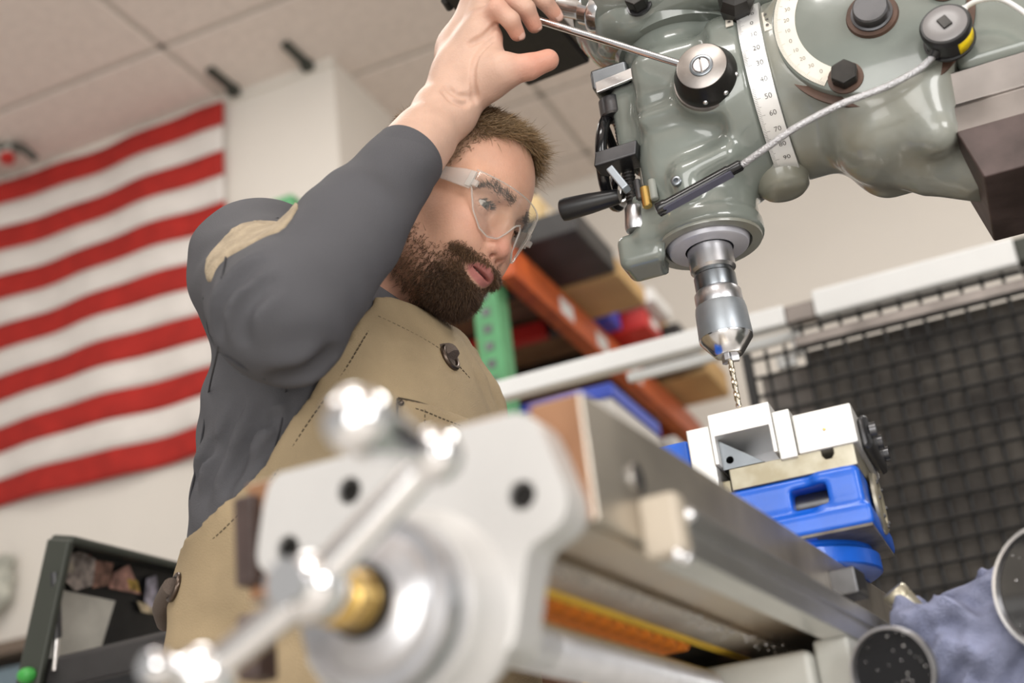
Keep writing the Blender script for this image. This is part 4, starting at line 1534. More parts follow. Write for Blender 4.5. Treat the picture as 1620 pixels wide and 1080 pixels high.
# round swivel base
MB(VT).lathe([(0, .088), (.002, .091), (.016, .091), (.020, .086), (.0262, .085)], (-.012, .012, ZT - .0005), (0, 0, 1), 64).build('swivel_base', 'visblue', vise, smooth=True)
# ground steel ways
xw0 = vp(1150, 738, YF)[0]
prof = [(xw0, zt_blue - .001), (xr - .004, zt_blue - .001), (xr - .004, zt_way)]
nx0, nx1 = vp(1297, 712, YF)[0], vp(1316, 708, YF)[0]
prof += [(nx1, zt_way), (nx1, zt_way - .006), (nx1 - .003, zt_way - .010), (nx0 + .003, zt_way - .010), (nx0, zt_way - .006), (nx0, zt_way), (xw0, zt_way)]
MB(VT).prism([(a, YF + .006, b) for a, b in prof], (0, .144, 0)).build('vise_way', 'visway', vise, bevel=.001)
MB(VT).box((-.19, YF + .02, zt_blue - .004), (xw0 - .003, .06, zt_way - .006)).build('vise_way', 'visway', vise, bevel=.001)
# fixed jaw block, jaw plates, moving jaw
xj0, xj1 = vp(1250, 655, YF)[0], vp(1340, 635, YF)[0]
zj = vp(1340, 635, YF)[2]
fj = MB(VT).box((xj0, YF + .003, zt_way - .001), (xj1 + .002, .072, zj)).build('fixed_jaw', 'jaw', vise, bevel=.002)
c = vp(1304, 679, YF + .003)
MB(VT).sphere(c, .0015, 10, 6).build('set_pin', 'brass', fj)
MB(VT).box((xj1 + .002, -.052, zj - .040), (xj1 + .013, .058, zj - .006)).build('jaw_back_block', 'dsteel', fj, bevel=.006)
for yy in (-.045, 0, .045):
    MB(VT).cyl((xj1 + .012, yy, zj - .022), (xj1 + .018, yy, zj - .022), .0075, n=20).build('jaw_bolt', 'dsteel', fj, smooth=True)
xp0 = vp(1222, 665, YF)[0]
zp = vp(1240, 648, YF)[2]
plate_z0 = zt_way - .003
MB(VT).box((xp0, YF + .001, plate_z0), (xj0 - .0008, .074, zp + .001)).build('jaw_plate', 'jaw', vise, bevel=.0015)
xm1 = vp(1124, 690, YF)[0]
xm0 = vp(1087, 700, YF)[0]
zm = vp(1105, 676, YF)[2]
mj = MB(VT).box((xm0, YF + .001, zt_way - .018), (xm1, .074, zm)).build('jaw_plate', 'jaw', vise, bevel=.0015)
MB(VT).box((xm0 - .10, YF + .01, zt_way - .006), (xm0 - .001, .068, zm - .006)).build('moving_jaw', 'visblue', vise, bevel=.004)
for yy, zz in ((-.052, zm - .022),):
    MB(VT).sphere((xm0 - .03, YF + .009, zm - .018), (.005, .001, .004)).build('maker_plate', 'paper', vise)
# end cap with round bolt plate on the column side
ec = MB(VT).lathe([(0, .030), (.003, .030), (.005, .027), (.005, .020), (.003, .018)], (xr - .001, .0, (zb + zt_blue) / 2 + .006), (1, 0, 0), 40).build('end_plate', 'visway', vise, smooth=True)
for k in range(8):
    t = k * math.pi / 4
    MB(VT).sphere((xr + .004, .0235 * math.cos(t), (zb + zt_blue) / 2 + .006 + .0235 * math.sin(t)), .0022, 8, 6).build('end_plate_bolt', 'dsteel', ec)

# workpiece: open aluminium block held between the jaws
x0, x1 = xm1 + .0005, xp0 - .0005
zw1 = vp(1120, 658, YF)[2]
zw0 = zt_way + .001
tw_ = vp(1120, 692, YF)[2] - .001
ww = .0035
prof = [(x0, zw0 + .004), (x0, zw1), (x1, zw1), (x1, zw0 + .004), (x1 - ww, zw0 + .004), (x1 - ww, tw_), (x0 + ww, tw_), (x0 + ww, zw0 + .004)]
wp_ = thing('aluminium_workpiece', 'bright aluminium channel block clamped in the vise under the drill', 'workpiece', VT(((x0 + x1) / 2, 0, zw0)))
MB(VT).prism([(a, YF - .002, b) for a, b in prof], (0, .140, 0)).build('channel_block', 'alu_white', wp_, bevel=.0006)
gus_ = MB(VT).prism([(x0 + ww, YF + .012, tw_), (x0 + ww, YF + .012, zw0 + .001), (x1 - ww - .012, YF + .012, zw0 + .001)], (0, .06, 0)).build('gusset', 'gunmetal', wp_, bevel=.0006)
MB(VT).box((x0 + ww, YF + .085, zw0 + .002), (x1 - ww, YF + .095, tw_)).build('web_plate', 'satin', wp_)
cut(gus_, MB(VT).cyl((x0 + ww + .008, YF + .004, zw0 + .010), (x0 + ww + .008, YF + .085, zw0 + .010), .0035, n=16))

# ------------------------------------------------------------------ rag and round dishes at the far corner of the machine
tray = thing('chip_tray', 'dark metal chip tray on the knee below the table', 'tray', (.29, .66, .80))
MB().box((.165, .42, .800), (.44, .90, .812)).build('tray_bottom', 'dsteel', tray, bevel=.003)
for lo, hi in (((.165, .42, .80), (.169, .90, .845)), ((.436, .42, .80), (.44, .90, .845)), ((.165, .42, .80), (.44, .424, .845)), ((.165, .896, .80), (.44, .90, .845))):
    MB().box(lo, hi).build('tray_wall', 'dsteel', tray)

RDp = 1.17
F_ = Field(atD(1540, 1030, RDp) - (.16, .12, .24), atD(1540, 1030, RDp) + (.16, .14, .13), .004)


def rp(x, y, dd=0): return atD(x, y, RDp + dd)


for pts, r0, r1 in (([(1432, 975), (1448, 985), (1462, 990)], .016, .013), ([(1462, 988), (1500, 968), (1530, 972)], .011, .010), ([(1530, 972), (1512, 1000), (1500, 1025)], .012, .012),
                    ([(1480, 1012), (1500, 1028), (1498, 1050)], .014, .013), ([(1535, 965), (1545, 962), (1540, 975)], .008, .008), ([(1575, 935), (1560, 970), (1545, 1010)], .016, .022),
                    ([(1575, 935), (1598, 945), (1618, 975)], .014, .02), ([(1555, 1010), (1580, 1040), (1600, 1080)], .045, .05), ([(1600, 990), (1620, 1020), (1640, 1060)], .03, .04),
                    ([(1520, 1060), (1530, 1090), (1560, 1110)], .022, .03), ([(1455, 1010), (1470, 1035), (1500, 1060)], .010, .014)):
    ps = spline([rp(*p, .012 * math.sin(p[0] * .07)) for p in pts], 4)
    for a, b in zip(ps[:-1], ps[1:]):
        F_.cap(a, b, (r0 + r1) / 2, k=.010)
zz_ = rp(1560, 1040)
F_.cap(zz_ + (0, .03, -.02), (zz_[0] + .02, zz_[1] + .05, .835), .055, .06, k=.02)


def wr(x, y, z):
    return .0060 * (np.abs(np.sin(x * 120 + 3 * np.sin(z * 50) + y * 60)) - .5) + .0040 * np.sin(z * 170 + y * 90 + 2 * np.sin(x * 90))


P = np.meshgrid(*F_.ax, indexing='ij')
F_.d = (F_.d + wr(*P)).astype(np.float32)
F_.d = np.maximum(F_.d, .813 - P[2]).astype(np.float32)
v, f = F_.nets()
o = link('shop_rag', np_mesh('shop_rag', relax(v, f, 2), f), 'rag', None, 'all')
tag(o, 'crumpled lavender-blue shop rag in the chip tray beside the table', 'rag')


def dish(label, c, n_, r):
    n_ = nrm(n_)
    t = thing('round_dish', label, 'dish', (c[0], c[1], .812))
    MB().lathe([(0, r * .6), (.004, r * .96), (.012, r), (.014, r * .985), (.014, r * .93), (.009, r * .90)], c - n_ * .012, n_, 48).build('dish_rim', 'satin', t, smooth=True)
    d_ = MB().lathe([(0, r * .5), (.001, r * .92)], c - n_ * .0035, n_, 48).build('dish_face', 'blackgl', t, smooth=True)
    a, b, _ = frame(n_)
    for k in range(26):
        q, w = random.random() * 6.28, r * .88 * math.sqrt(random.random())
        MB().sphere(c - n_ * .002 + (a * math.cos(q) + b * math.sin(q)) * w, .0004 + .0008 * random.random() ** 2, 8, 6).build('water_drop', 'chrome', d_, smooth=True)
    MB().cyl(c - n_ * .012, (c[0], c[1] + .02, .812), .009).build('dish_stem', 'dsteel', t, smooth=True)


c1 = atD(1412, 1062, 1.02)
dish('round black dish with a pale steel rim in front of the rag', c1, (CP - c1) * (1, 1, .3) + np.array([-.45, 0, -.1]), .0345)
c2 = atD(1668, 930, 1.08)
dish('large round black dish with a steel rim standing beyond the rag', c2, (CP - c2) * (1, 1, .3) + np.array([-.55, 0, 0]), .054)
# ------------------------------------------------------------------ the operator
RH = np.array([[0.8236, -0.0608, 0.5640], [0.0015, 0.9945, 0.1050], [-0.5672, -0.0856, 0.8191]])
_u, _s, _v = np.linalg.svd(RH)
RH = _u @ _v
TH_ = np.array([-0.2414, 0.5293, 1.5226])


def HL(p): return RH @ np.array(p, float) + TH_
def HLn(v): return v @ RH.T + TH_


person = thing('person', 'man in grey shirt, tan work apron and safety glasses pulling the mill lever', 'person', (-.40, .55, 0))


def fsample(F_, P):
    """trilinear lookup of a field at points P (n,3)"""
    q = (P - F_.lo) / F_.vox
    q = np.clip(q, 0, np.array(F_.n) - 1.001)
    i = q.astype(int)
    t = q - i
    out = 0
    for a in (0, 1):
        for b in (0, 1):
            for c in (0, 1):
                w = (t[:, 0] if a else 1 - t[:, 0]) * (t[:, 1] if b else 1 - t[:, 1]) * (t[:, 2] if c else 1 - t[:, 2])
                out = out + w * F_.d[i[:, 0] + a, i[:, 1] + b, i[:, 2] + c]
    return out


def march(F_, px, py, d0=1.0, d1=1.75, lift=0.0):
    """first surface point of a field seen through a pixel of the photograph"""
    ds = np.arange(d0, d1, .0015)
    P = CP + ds[:, None] * ray(px, py)
    ins = np.all((P >= F_.lo) & (P <= F_.lo + (np.array(F_.n) - 1) * F_.vox), axis=1)
    val = np.where(ins, fsample(F_, P), 1)
    k = np.argmax(val < 0)
    if val[k] >= 0:
        return None
    return CP + (ds[k] - lift) * ray(px, py)


# ---- pose
LEVW = HT(LEV1)
DL = float(CF @ (LEVW - CP))                     # depth of the lever end
sR = atY(402, 420, .425)
eR = atD(446, 498, 1.225)
wR = atD(703, 178, DL - .055)
yc = .545
nkB = np.array([-.385, yc - .015, 1.425])        # base of the neck

# ---- torso as stacked oval sections
tz = np.array([.30, .60, .80, .95, 1.05, 1.15, 1.25, 1.33, 1.39, 1.44, 1.48, 1.52, 1.6])
tcx = np.array([-.385, -.385, -.387, -.392, -.3955, -.3855, -.379, -.3765, -.3775, -.385, -.395, -.40, -.40])
ta = np.array([.20, .185, .175, .168, .1695, .1625, .155, .1415, .1175, .086, .060, .03, .01])
tb = np.array([.24, .22, .200, .190, .180, .175, .176, .176, .170, .150, .115, .06, .02])


def torso(x, y, z, off=0.0):
    c = np.interp(z, tz, tcx)
    a = np.interp(z, tz, ta)
    b = np.interp(z, tz, tb)
    qx, qy = (x - c) / a, (y - yc) / b
    n = 2.35
    r = (np.abs(qx) ** n + np.abs(qy) ** n) ** (1 / n) + 1e-6
    return np.maximum((r - 1) * np.minimum(a, b) * .9, z - 1.49).astype(np.float32) - off


cuff_t = .76
cuff = eR + (wR - eR) * cuff_t
fdir = nrm(wR - eR)

# ---- shirt
F_ = Field((-.66, .14, .78), (-.02, .80, 1.62), .004)
F_.full(torso, k=.01)
F_.cap(nkB + (-.01, -.03, .015), sR + (0, .02, -.005), .062, .066, k=.05)
F_.cap(nkB + (-.01, .05, .01), (-.41, .70, 1.43), .06, .065, k=.05)
F_.cap(sR, eR, .070, .064, k=.035)
mid = eR + (cuff - eR) * .5
F_.cap(eR + nrm(eR - sR) * .004, mid, .0615, .0535, k=.012)
F_.cap(mid, cuff, .0535, .0375, k=.012)
# hanging left sleeve, mostly hidden
lS, lE, lW = np.array([-.41, .715, 1.42]), np.array([-.42, .785, 1.16]), np.array([-.27, .785, 1.04])
F_.cap(lS, lE, .062, .052, k=.03)
F_.cap(lE, lE + (lW - lE) * .6, .052, .042, k=.012)
# crotch of the arm: pull in between sleeve and chest
FS_pre = F_
# fold grooves seen in the photograph (marched on to the surface)
folds = [([(345, 540), (350, 485), (388, 438), (434, 412)], .0075), ([(386, 548), (384, 496), (412, 458), (446, 440)], .0075),
         ([(420, 592), (470, 590), (510, 570), (528, 545)], .008),
         ([(480, 628), (445, 690), (405, 745)], .006), ([(425, 632), (388, 715), (352, 790)], .0065), ([(385, 625), (350, 715), (322, 800)], .006),
         ([(345, 690), (310, 770), (298, 830)], .006), ([(312, 660), (294, 730), (284, 800)], .005), ([(460, 610), (425, 670), (390, 725)], .005)]
G_ = np.zeros(F_.d.shape, np.float32)
for fi_, (pts, r) in enumerate(folds):
    ps = [march(F_, *p) for p in pts]
    ps = [p for p in ps if p is not None]
    if len(ps) < 2:
        continue
    ps = np.array(spline(ps, 5))
    n_ = len(ps) - 1
    sl_, P = F_._sl(ps.min(0), ps.max(0), .03)
    dmin = np.full(P[0].shape, 1.0, np.float32)
    wat = np.zeros(P[0].shape, np.float32)
    for k in range(n_):
        a, ba = ps[k], ps[k + 1] - ps[k]
        t = np.clip(((P[0] - a[0]) * ba[0] + (P[1] - a[1]) * ba[1] + (P[2] - a[2]) * ba[2]) / (ba @ ba + 1e-12), 0, 1)
        dd = (P[0] - a[0] - t * ba[0]) ** 2 + (P[1] - a[1] - t * ba[1]) ** 2 + (P[2] - a[2] - t * ba[2]) ** 2
        m_ = dd < dmin
        dmin = np.where(m_, dd, dmin)
        wat = np.where(m_, np.clip(np.sin(math.pi * (k + t) / n_), 0, 1) ** .8, wat)
    dr = np.sqrt(dmin) / (r * (1.1 if fi_ < 2 else 1.3))
    G_[sl_] += wat * r * (1.5 if fi_ < 2 else 1.6) * (np.exp(-dr ** 2) - .40 * np.exp(-(dr - 1.9) ** 2))
G_ = np.clip(G_, -.007, .016)
F_.d = F_.d + G_


def wob(x, y, z):
    return .0016 * np.sin(x * 45 + 2 * np.sin(z * 22)) * np.sin(z * 38 + y * 30) + .0009 * np.sin(z * 95 + x * 70 + 2 * np.sin(y * 40))


P = np.meshgrid(*F_.ax, indexing='ij')
F_.d = (F_.d + wob(*P)).astype(np.float32)
# neck opening and cuff opening
F_.cap(nkB + (.0, 0, -.0), nkB + (.06, 0, .12), .062, .060, k=.006, mode='s')
F_.cyl(cuff - fdir * .000, cuff + fdir * .08, .08, .001, k=.003, mode='s')
SH = F_
v, f = F_.nets()
v = relax(v, f, 2)
me = np_mesh('shirt', v, f)
# side panel of mesh fabric reads slightly lighter than the sleeve
nz = np.sin(v[:, 0] * 60) * np.sin(v[:, 2] * 55) * .04
base = np.array([.088, .087, .095])
set_col(me, base * (1 + nz)[:, None])
shirt = link('shirt', me, 'shirt', person, 'all')
# cuff hem ring and seams as fine raised lines
a_, b_, _ = frame(fdir)


def surf_line(name, pts, r, m, parent, FF, n=8, lift=.0):
    ps = [march(FF, *p, lift=lift) for p in pts]
    ps = [p for p in ps if p is not None]
    if len(ps) > 1:
        return MB().tube(spline(ps, n), r, 6).build(name, m, parent, smooth=True)


MB().lathe([(-.0285, .0385), (-.0275, .0398), (-.002, .0386), (0, .0378), (.0, .0335), (-.006, .032)], cuff, fdir, 56, cap=False).build('cuff_hem', 'shirt', shirt, smooth=True)
set_col(shirt.children[-1].data, np.tile(base, (len(shirt.children[-1].data.vertices), 1)))
surf_line('shirt_seam', [(452, 590), (452, 620), (447, 660), (432, 720)], .0009, 'seam', shirt, SH)
surf_line('shirt_seam', [(346, 548), (330, 620), (318, 700), (300, 790), (290, 850)], .0010, 'seam', shirt, SH)
surf_line('shirt_seam', [(322, 470), (332, 530), (352, 560), (420, 600)], .0010, 'seam', shirt, SH)
surf_line('shirt_seam', [(350, 440), (362, 395), (395, 358), (440, 345)], .0010, 'seam', shirt, SH)
# collar
cdir = nrm(np.array([.42, -.02, .9]))
cc_ = nkB + np.array([.016, 0, .022])
mb = MB()
N = 40
vs_, fs = [], []
ca_, cb_, cz_ = frame(cdir)
for k in range(N + 1):
    t = 2 * math.pi * k / N
    dv = ca_ * math.cos(t) + cb_ * math.sin(t)
    for h, r in ((-.012, .074), (.012, .0685), (.030, .0655), (.030, .0625), (.0, .064)):
        vs_.append(cc_ + cz_ * h + dv * r)
for k in range(N):
    for j in range(4):
        i = k * 5 + j
        fs.append((i, i + 1, i + 6, i + 5))
o = MB().add(vs_, fs).build('shirt_collar', 'shirt', shirt, smooth=True)
set_col(o.data, np.tile(base, (len(o.data.vertices), 1)))

# ---- apron: canvas shell over the torso
AP0 = Field((-.60, .30, .42), (-.12, .80, 1.45), .005)
AP0.full(lambda x, y, z: torso(x, y, z, .004), k=.004)


def phi(x, y, z):
    c = np.interp(z, tz, tcx)
    a = np.interp(z, tz, ta)
    b = np.interp(z, tz, tb)
    return np.degrees(np.arctan2((yc - y) / b, (x - c) / a))


edge_px = [(590, 476), (565, 512), (535, 562), (502, 610), (462, 668), (420, 735), (372, 788), (330, 830), (292, 862)]
ep = []
for p in edge_px:
    q = march(AP0, *p)
    if q is not None:
        ep.append((q[2], float(phi(*q)), q))
ez = np.array([e[0] for e in ep])[::-1]
ef = np.array([e[1] for e in ep])[::-1]
o_ = np.argsort(ez)
ez, ef = ez[o_], ef[o_]
ef = np.maximum.accumulate(ef[::-1])[::-1]
ez = np.concatenate([[.4, ez[0] - .06, ez[0] - .02], ez])
ef = np.concatenate([[150, 150, max(ef[0] + 12, 140)], ef])
ZB = 1.402


def apron_fn(off, zlo=.46):
    def fn(x, y, z):
        t = torso(x, y, z, off)
        ph = np.abs(phi(x, y, z))
        e = np.interp(z, ez, ef)
        r = (ph - e) * .0024
        zt = ZB - .00002 * np.minimum(ph, 70) ** 1.8
        return np.maximum(np.maximum(t, r), np.maximum(z - zt, zlo - z)).astype(np.float32)
    return fn


F_ = Field((-.60, .30, .42), (-.12, .80, 1.45), .0045)
F_.full(apron_fn(.0095), k=.002)
P = np.meshgrid(*F_.ax, indexing='ij')
x, y, z = P
cr_ = .0035 * np.sin((y - .6) * 150 + (z - 1.3) * 60) * np.exp(-((y - .61) / .05) ** 2 - ((z - 1.33) / .06) ** 2)
cr_ += .0022 * np.sin(x * 40 + z * 55 + 2 * np.sin(z * 18)) * np.sin(y * 30 + z * 24)
F_.d = (F_.d + cr_ * (np.abs(F_.d) < .03)).astype(np.float32)
APF = F_
v, f = F_.nets()
v = relax(v, f, 2)
me = np_mesh('apron', v, f)
n1 = (np.sin(v[:, 0] * 31 + v[:, 2] * 17) * np.sin(v[:, 1] * 27 - v[:, 2] * 33))[:, None]
set_col(me, np.array([.315, .240, .143]) * (1 + .08 * n1))
apron = link('apron', me, 'apron', person, 'all')


def dash_line(pts, FF, name='stitching', step=.0055, r=.0007, parent=None):
    ps = [march(FF, *p, lift=.0004) for p in pts]
    ps = [p for p in ps if p is not None]
    if len(ps) < 2:
        return
    cur = np.array(spline(ps, 10))
    L = np.concatenate([[0], np.cumsum(np.linalg.norm(np.diff(cur, axis=0), axis=1))])
    mb = MB()
    s_ = 0
    while s_ + step * .6 < L[-1]:
        a = np.array([np.interp(s_, L, cur[:, i]) for i in range(3)])
        b = np.array([np.interp(s_ + step * .6, L, cur[:, i]) for i in range(3)])
        mb.cyl(a, b, r, n=5)
        s_ += step
    mb.build(name, 'stitch', parent or apron)


dash_line([(606, 488), (580, 528), (550, 578), (517, 626), (477, 684), (435, 750), (387, 803), (345, 845), (300, 882)], APF)
dash_line([(598, 500), (640, 520), (690, 548), (722, 575), (745, 600)], APF)
# grommets with brown webbing
for (px, py), nm in (((577, 487), 0), ((711, 566), 1), ((277, 929), 2)):
    c = march(APF, px, py)
    if c is None:
        continue
    e = .006
    pr = [march(APF, px + dx, py + dy) for dx, dy in ((-7, -4), (7, -4), (0, 8))]
    n_ = nrm(np.cross(pr[1] - pr[0], pr[2] - pr[0])) if all(q is not None for q in pr) else nrm(CP - c)
    if n_ @ (CP - c) < 0: n_ = -n_
    a, b, _ = frame(n_)
    g_ = MB().tube([c + n_ * .001 + (a * math.cos(t) + b * math.sin(t)) * .0125 for t in np.linspace(0, 2 * math.pi, 28)[:-1]], .0030, 10, closed=True).build('grommet', 'gromm', apron, smooth=True)
    MB().cyl(c + n_ * .0006, c + n_ * .0010, .0115, n=24).build('webbing_end', 'strap', g_)
    if nm == 2:
        q = [c + n_ * .003, atD(266, 938, CF @ (c - CP) + .012), atD(256, 962, CF @ (c - CP) + .05), atD(262, 985, CF @ (c - CP) + .08)]
        MB().tube(spline(q, 5), [.0095] * 16, 16).build('apron_strap', 'strap', apron, smooth=True)
    elif nm == 0:
        q = [c + n_ * .004, c + n_ * .002 + np.array([-.004, .0, .008]), c - n_ * .010 + np.array([-.012, .0, .012])]
        MB().tube(spline(q, 5), .009, 8).build('apron_strap', 'strap', apron, smooth=True)
    else:
        q = [c + n_ * .004, c + n_ * .002 + np.array([-.004, .0, .008]), c - n_ * .010 + np.array([-.012, .0, .012])]
        MB().tube(spline(q, 5), .009, 8).build('apron_strap', 'strap', apron, smooth=True)
# chest pocket, a raised patch on the bib
pk = [march(APF, *p) for p in ((630, 630), (735, 664))]
py0, py1 = pk[0][1], pk[1][1]
pz0, pz1 = pk[0][2], pk[1][2]
F_ = Field((-.36, py0 - .02, 1.05), (-.16, py1 + .03, 1.36), .003)


def pocket(x, y, z):
    t = torso(x, y, z, .0132)
    zt = pz0 + (pz1 - pz0) * (y - py0) / (py1 - py0)
    return np.maximum(np.maximum(t, -torso(x, y, z, .004)), np.maximum(np.maximum(py0 - y, y - py1), np.maximum(z - zt, 1.10 - z))).astype(np.float32)


F_.full(pocket, k=.002)
v, f = F_.nets()
me = np_mesh('chest_pocket', relax(v, f, 1), f)
set_col(me, np.tile([.315, .240, .143], (len(v), 1)))
pko = link('chest_pocket', me, 'apron', apron, 'all')
PKF = F_
dash_line([(632, 641), (665, 648), (700, 662), (730, 674)], PKF, parent=pko)
surf_line('pocket_edge', [(630, 629), (665, 637), (700, 650), (735, 664)], .0009, 'stitch', pko, APF, lift=.004)
surf_line('pocket_edge', [(629, 630), (629, 650), (629, 672)], .0009, 'stitch', pko, APF, lift=.004)
dash_line([(672, 648), (672, 660), (672, 676)], PKF, parent=pko)
c = march(APF, 635, 637)
MB().sphere(c + nrm(CP - c) * .004, .003, 12, 8).build('pocket_rivet', 'gromm', pko, smooth=True)

# tan shoulder patch
patch = Field((-.60, .25, 1.30), (-.25, .62, 1.60), .004)
sl = tuple(slice(None) for _ in range(3))
Pm = np.stack([q.ravel() for q in np.meshgrid(*patch.ax, indexing='ij')], 1)
sd = fsample(SH, Pm).reshape(patch.d.shape)
vv = Pm - CP
dep = vv @ CF
pxs = (IMW / 2 + FPX * (vv @ CR) / dep).reshape(sd.shape)
pys = (IMH / 2 - FPX * (vv @ CU) / dep).reshape(sd.shape)
pc = march(SH, 395, 378)
Pd = np.linalg.norm((Pm - pc) * (1, .8, 1), axis=1).reshape(sd.shape)
patch.d = np.maximum(np.maximum(sd - .0025, -sd - .004), Pd - .056).astype(np.float32)
v, f = patch.nets()
link('shoulder_patch', np_mesh('shoulder_patch', relax(v, f, 1), f), 'leather', shirt, 'all')

# ---- trousers and boots (below the frame)
F_ = Field((-.56, .32, .03), (-.20, .78, .98), .008)
for s_ in (-1, 1):
    h = np.array([-.385, yc + s_ * .09, .90])
    kn_ = np.array([-.375, yc + s_ * .115, .50])
    an = np.array([-.395, yc + s_ * .125, .10])
    F_.cap(h, kn_, .095, .068, k=.03)
    F_.cap(kn_, an, .066, .052, k=.02)
v, f = F_.nets()
link('trousers', np_mesh('trousers', relax(v, f), f), 'trouser', person, 'all')
for s_ in (-1, 1):
    F_ = Field((-.50, yc + s_ * .125 - .07, 0), (-.14, yc + s_ * .125 + .07, .20), .006)
    F_.cap((-.42, yc + s_ * .125, .045), (-.23, yc + s_ * .13, .04), .042, .040, k=.02)
    F_.cap((-.40, yc + s_ * .125, .05), (-.40, yc + s_ * .125, .15), .05, .052, k=.03)
    F_.box((-.325, yc + s_ * .127, .012), (.14, .046, .012), .006, k=.008)
    v, f = F_.nets()
    link('boot', np_mesh('boot', relax(v, f), f), 'shoe', person, 'all')

# ---- head (modelled upright, then posed)
EY = (.0735, .0315, .012)
F_ = Field((-.125, -.095, -.215), (.135, .095, .145), .0016)
F_.ell((-.002, 0, .048), (.094, .0760, .081), k=.01)
F_.ell((.028, 0, .030), (.069, .064, .080), k=.02)
F_.ell((.030, 0, -.040), (.060, .060, .058), k=.03)
F_.ell((.060, 0, -.045), (.040, .040, .040), k=.02)
F_.cap((.070, 0, -.076), (.076, 0, -.080), .0215, .019, k=.02)
for s_ in (-1, 1):
    F_.cap((.004, s_ * .054, -.045), (.066, s_ * .020, -.084), .017, .016, k=.025)
    F_.cap((.004, s_ * .058, -.040), (.0, s_ * .062, .0), .014, .014, k=.025)
    F_.ell((.060, s_ * .043, -.012), (.030, .021, .020), k=.02)
    F_.cap((.0865, s_ * .012, .0305), (.070, s_ * .050, .031), .0125, .010, k=.014)
    F_.ell((.072, s_ * .030, -.034), (.024, .022, .022), k=.02)
# eye sockets
for s_ in (-1, 1):
    F_.ell((.099, s_ * .033, .0105), (.0185, .0195, .0125), k=.012, mode='s')
    F_.ell((.094, s_ * .0165, .010), (.010, .007, .012), k=.010, mode='s')
# nose
F_.cap((.0880, 0, .020), (.0960, 0, .004), .0085, .0085, k=.012)
F_.cap((.0960, 0, .004), (.1055, 0, -.020), .0085, .0105, k=.010)
for s_ in (-1, 1):
    F_.ell((.0995, s_ * .0125, -.0245), (.0100, .0070, .0075), k=.007)
    F_.ell((.1035, s_ * .0070, -.0325), (.0052, .0034, .0040), k=.002, mode='s')
# lips and mouth, slightly open
F_.ell((.088, 0, -.046), (.016, .025, .012), k=.012)
F_.ell((.0890, 0, -.0488), (.0100, .0235, .0046), k=.005)
F_.ell((.0862, 0, -.0592), (.0104, .0215, .0056), k=.006)
F_.ell((.0990, 0, -.0538), (.0160, .0200, .0015), k=.002, mode='s')
F_.cap((.084, -.0, -.0705), (.084, 0, -.0705), .010, k=.012)
# lids
for s_ in (-1, 1):
    c = np.array([EY[0], s_ * EY[1], EY[2]])
    F_.ell(c, .0140, k=.004)
    F_.ell(c + (.0125, 0, -.0008), (.0130, .0122, .0032), k=.0015, mode='s')
    F_.ell(c, .0120, k=.001, mode='s')
# ears
for s_ in (-1, 1):
    F_.ell((-.008, s_ * .0765, -.002), (.017, .0065, .031), k=.006, Rm=np.array([[.97, 0, .2], [0, 1, 0], [-.2, 0, .97]]))
    F_.ell((-.003, s_ * .0835, .002), (.009, .005, .018), k=.004, mode='s')
# neck to the base in head space
nb = RH.T @ (nkB + np.array([-.005, 0, -.02]) - TH_)
F_.cap((-.018, 0, -.045), nb, .054, .060, k=.03)
F_.cap((-.045, 0, -.02), nb + (-.02, 0, 0), .045, .05, k=.03)
F_.cap((.030, .0, -.075), nb + (.035, 0, .012), .022, .030, k=.03)
F_.cap((.0, -.050, -.04), nb + (.045, -.012, .0), .013, .013, k=.02)
v, f = F_.nets()
v = relax(v, f, 1, .35)
HN = vnormals(v, f)
if np.mean(np.sum(HN * (v - v.mean(0)), axis=1)) < 0:
    HN = -HN
X, Y, Z = v.T
aY = np.abs(Y)


def gauss(cx, cy, cz, r, sym=True):
    yy = aY if sym else Y
    return np.exp(-(((X - cx) / r[0]) ** 2 + ((yy - cy) / r[1]) ** 2 + ((Z - cz) / r[2]) ** 2))


col = np.tile([.56, .325, .225], (len(v), 1))
red = np.clip(.9 * gauss(.108, .006, -.02, (.022, .016, .016)) + .55 * gauss(.075, .042, -.014, (.03, .022, .02)) + .5 * gauss(.0, .078, 0, (.03, .01, .035)) + .35 * gauss(.03, 0, -.12, (.08, .08, .06)) + .25 * gauss(.085, .03, .07, (.03, .05, .03)), 0, 1)[:, None]
col = col * (1 - red) + np.array([.55, .255, .185]) * red
lip = np.clip((1.12 - np.sqrt((Y / .0250) ** 2 + ((Z + .0545) / .0100) ** 2)) * 5, 0, 1) * (X > .082)
lip = lip[:, None]
col = col * (1 - lip) + np.array([.50, .19, .165]) * lip
# shaved/hair-covered ground colour
xh = np.interp(Z, [-.06, -.02, .0, .02, .045, .065, .08, .095, .11, .15], [-.05, .018, .028, .044, .052, .054, .060, .070, .074, .074])
hairm = sstep(-.004, .008, xh - X) * (Z > np.interp(X, [-.12, -.06, -.02, .0, .02], [-.06, -.07, -.055, -.03, -.022]))
cheek = np.interp(X, [-.02, .0, .02, .045, .068, .080, .088, .12], [.02, .0, -.016, -.042, -.049, -.042, -.036, -.034])
beardm = sstep(0, .014, cheek - Z) * (X > -.012) * (Z > np.interp(X, [-.02, .0, .03, .07, .1], [-.055, -.075, -.105, -.125, -.13]))
lipx = np.sqrt((Y / .0265) ** 2 + ((Z + .0550) / .0108) ** 2)
beardm = beardm * np.where(X > .078, np.clip((lipx - 1) * 6, 0, 1), 1)
nosex = (aY < .020) & (Z > -.0362) & (X > .085)
beardm = beardm * (~nosex)
dens = np.clip(.07 + .15 * sstep(-.035, -.065, Z) + .9 * np.exp(-(((X - .086) / .030) ** 2 + ((Z + .074) / .026) ** 2 + (Y / .040) ** 4)), 0, 1)
dens = np.maximum(dens, .9 * (X > .080) * (Z > -.052))
bm_ = (beardm * dens)[:, None]
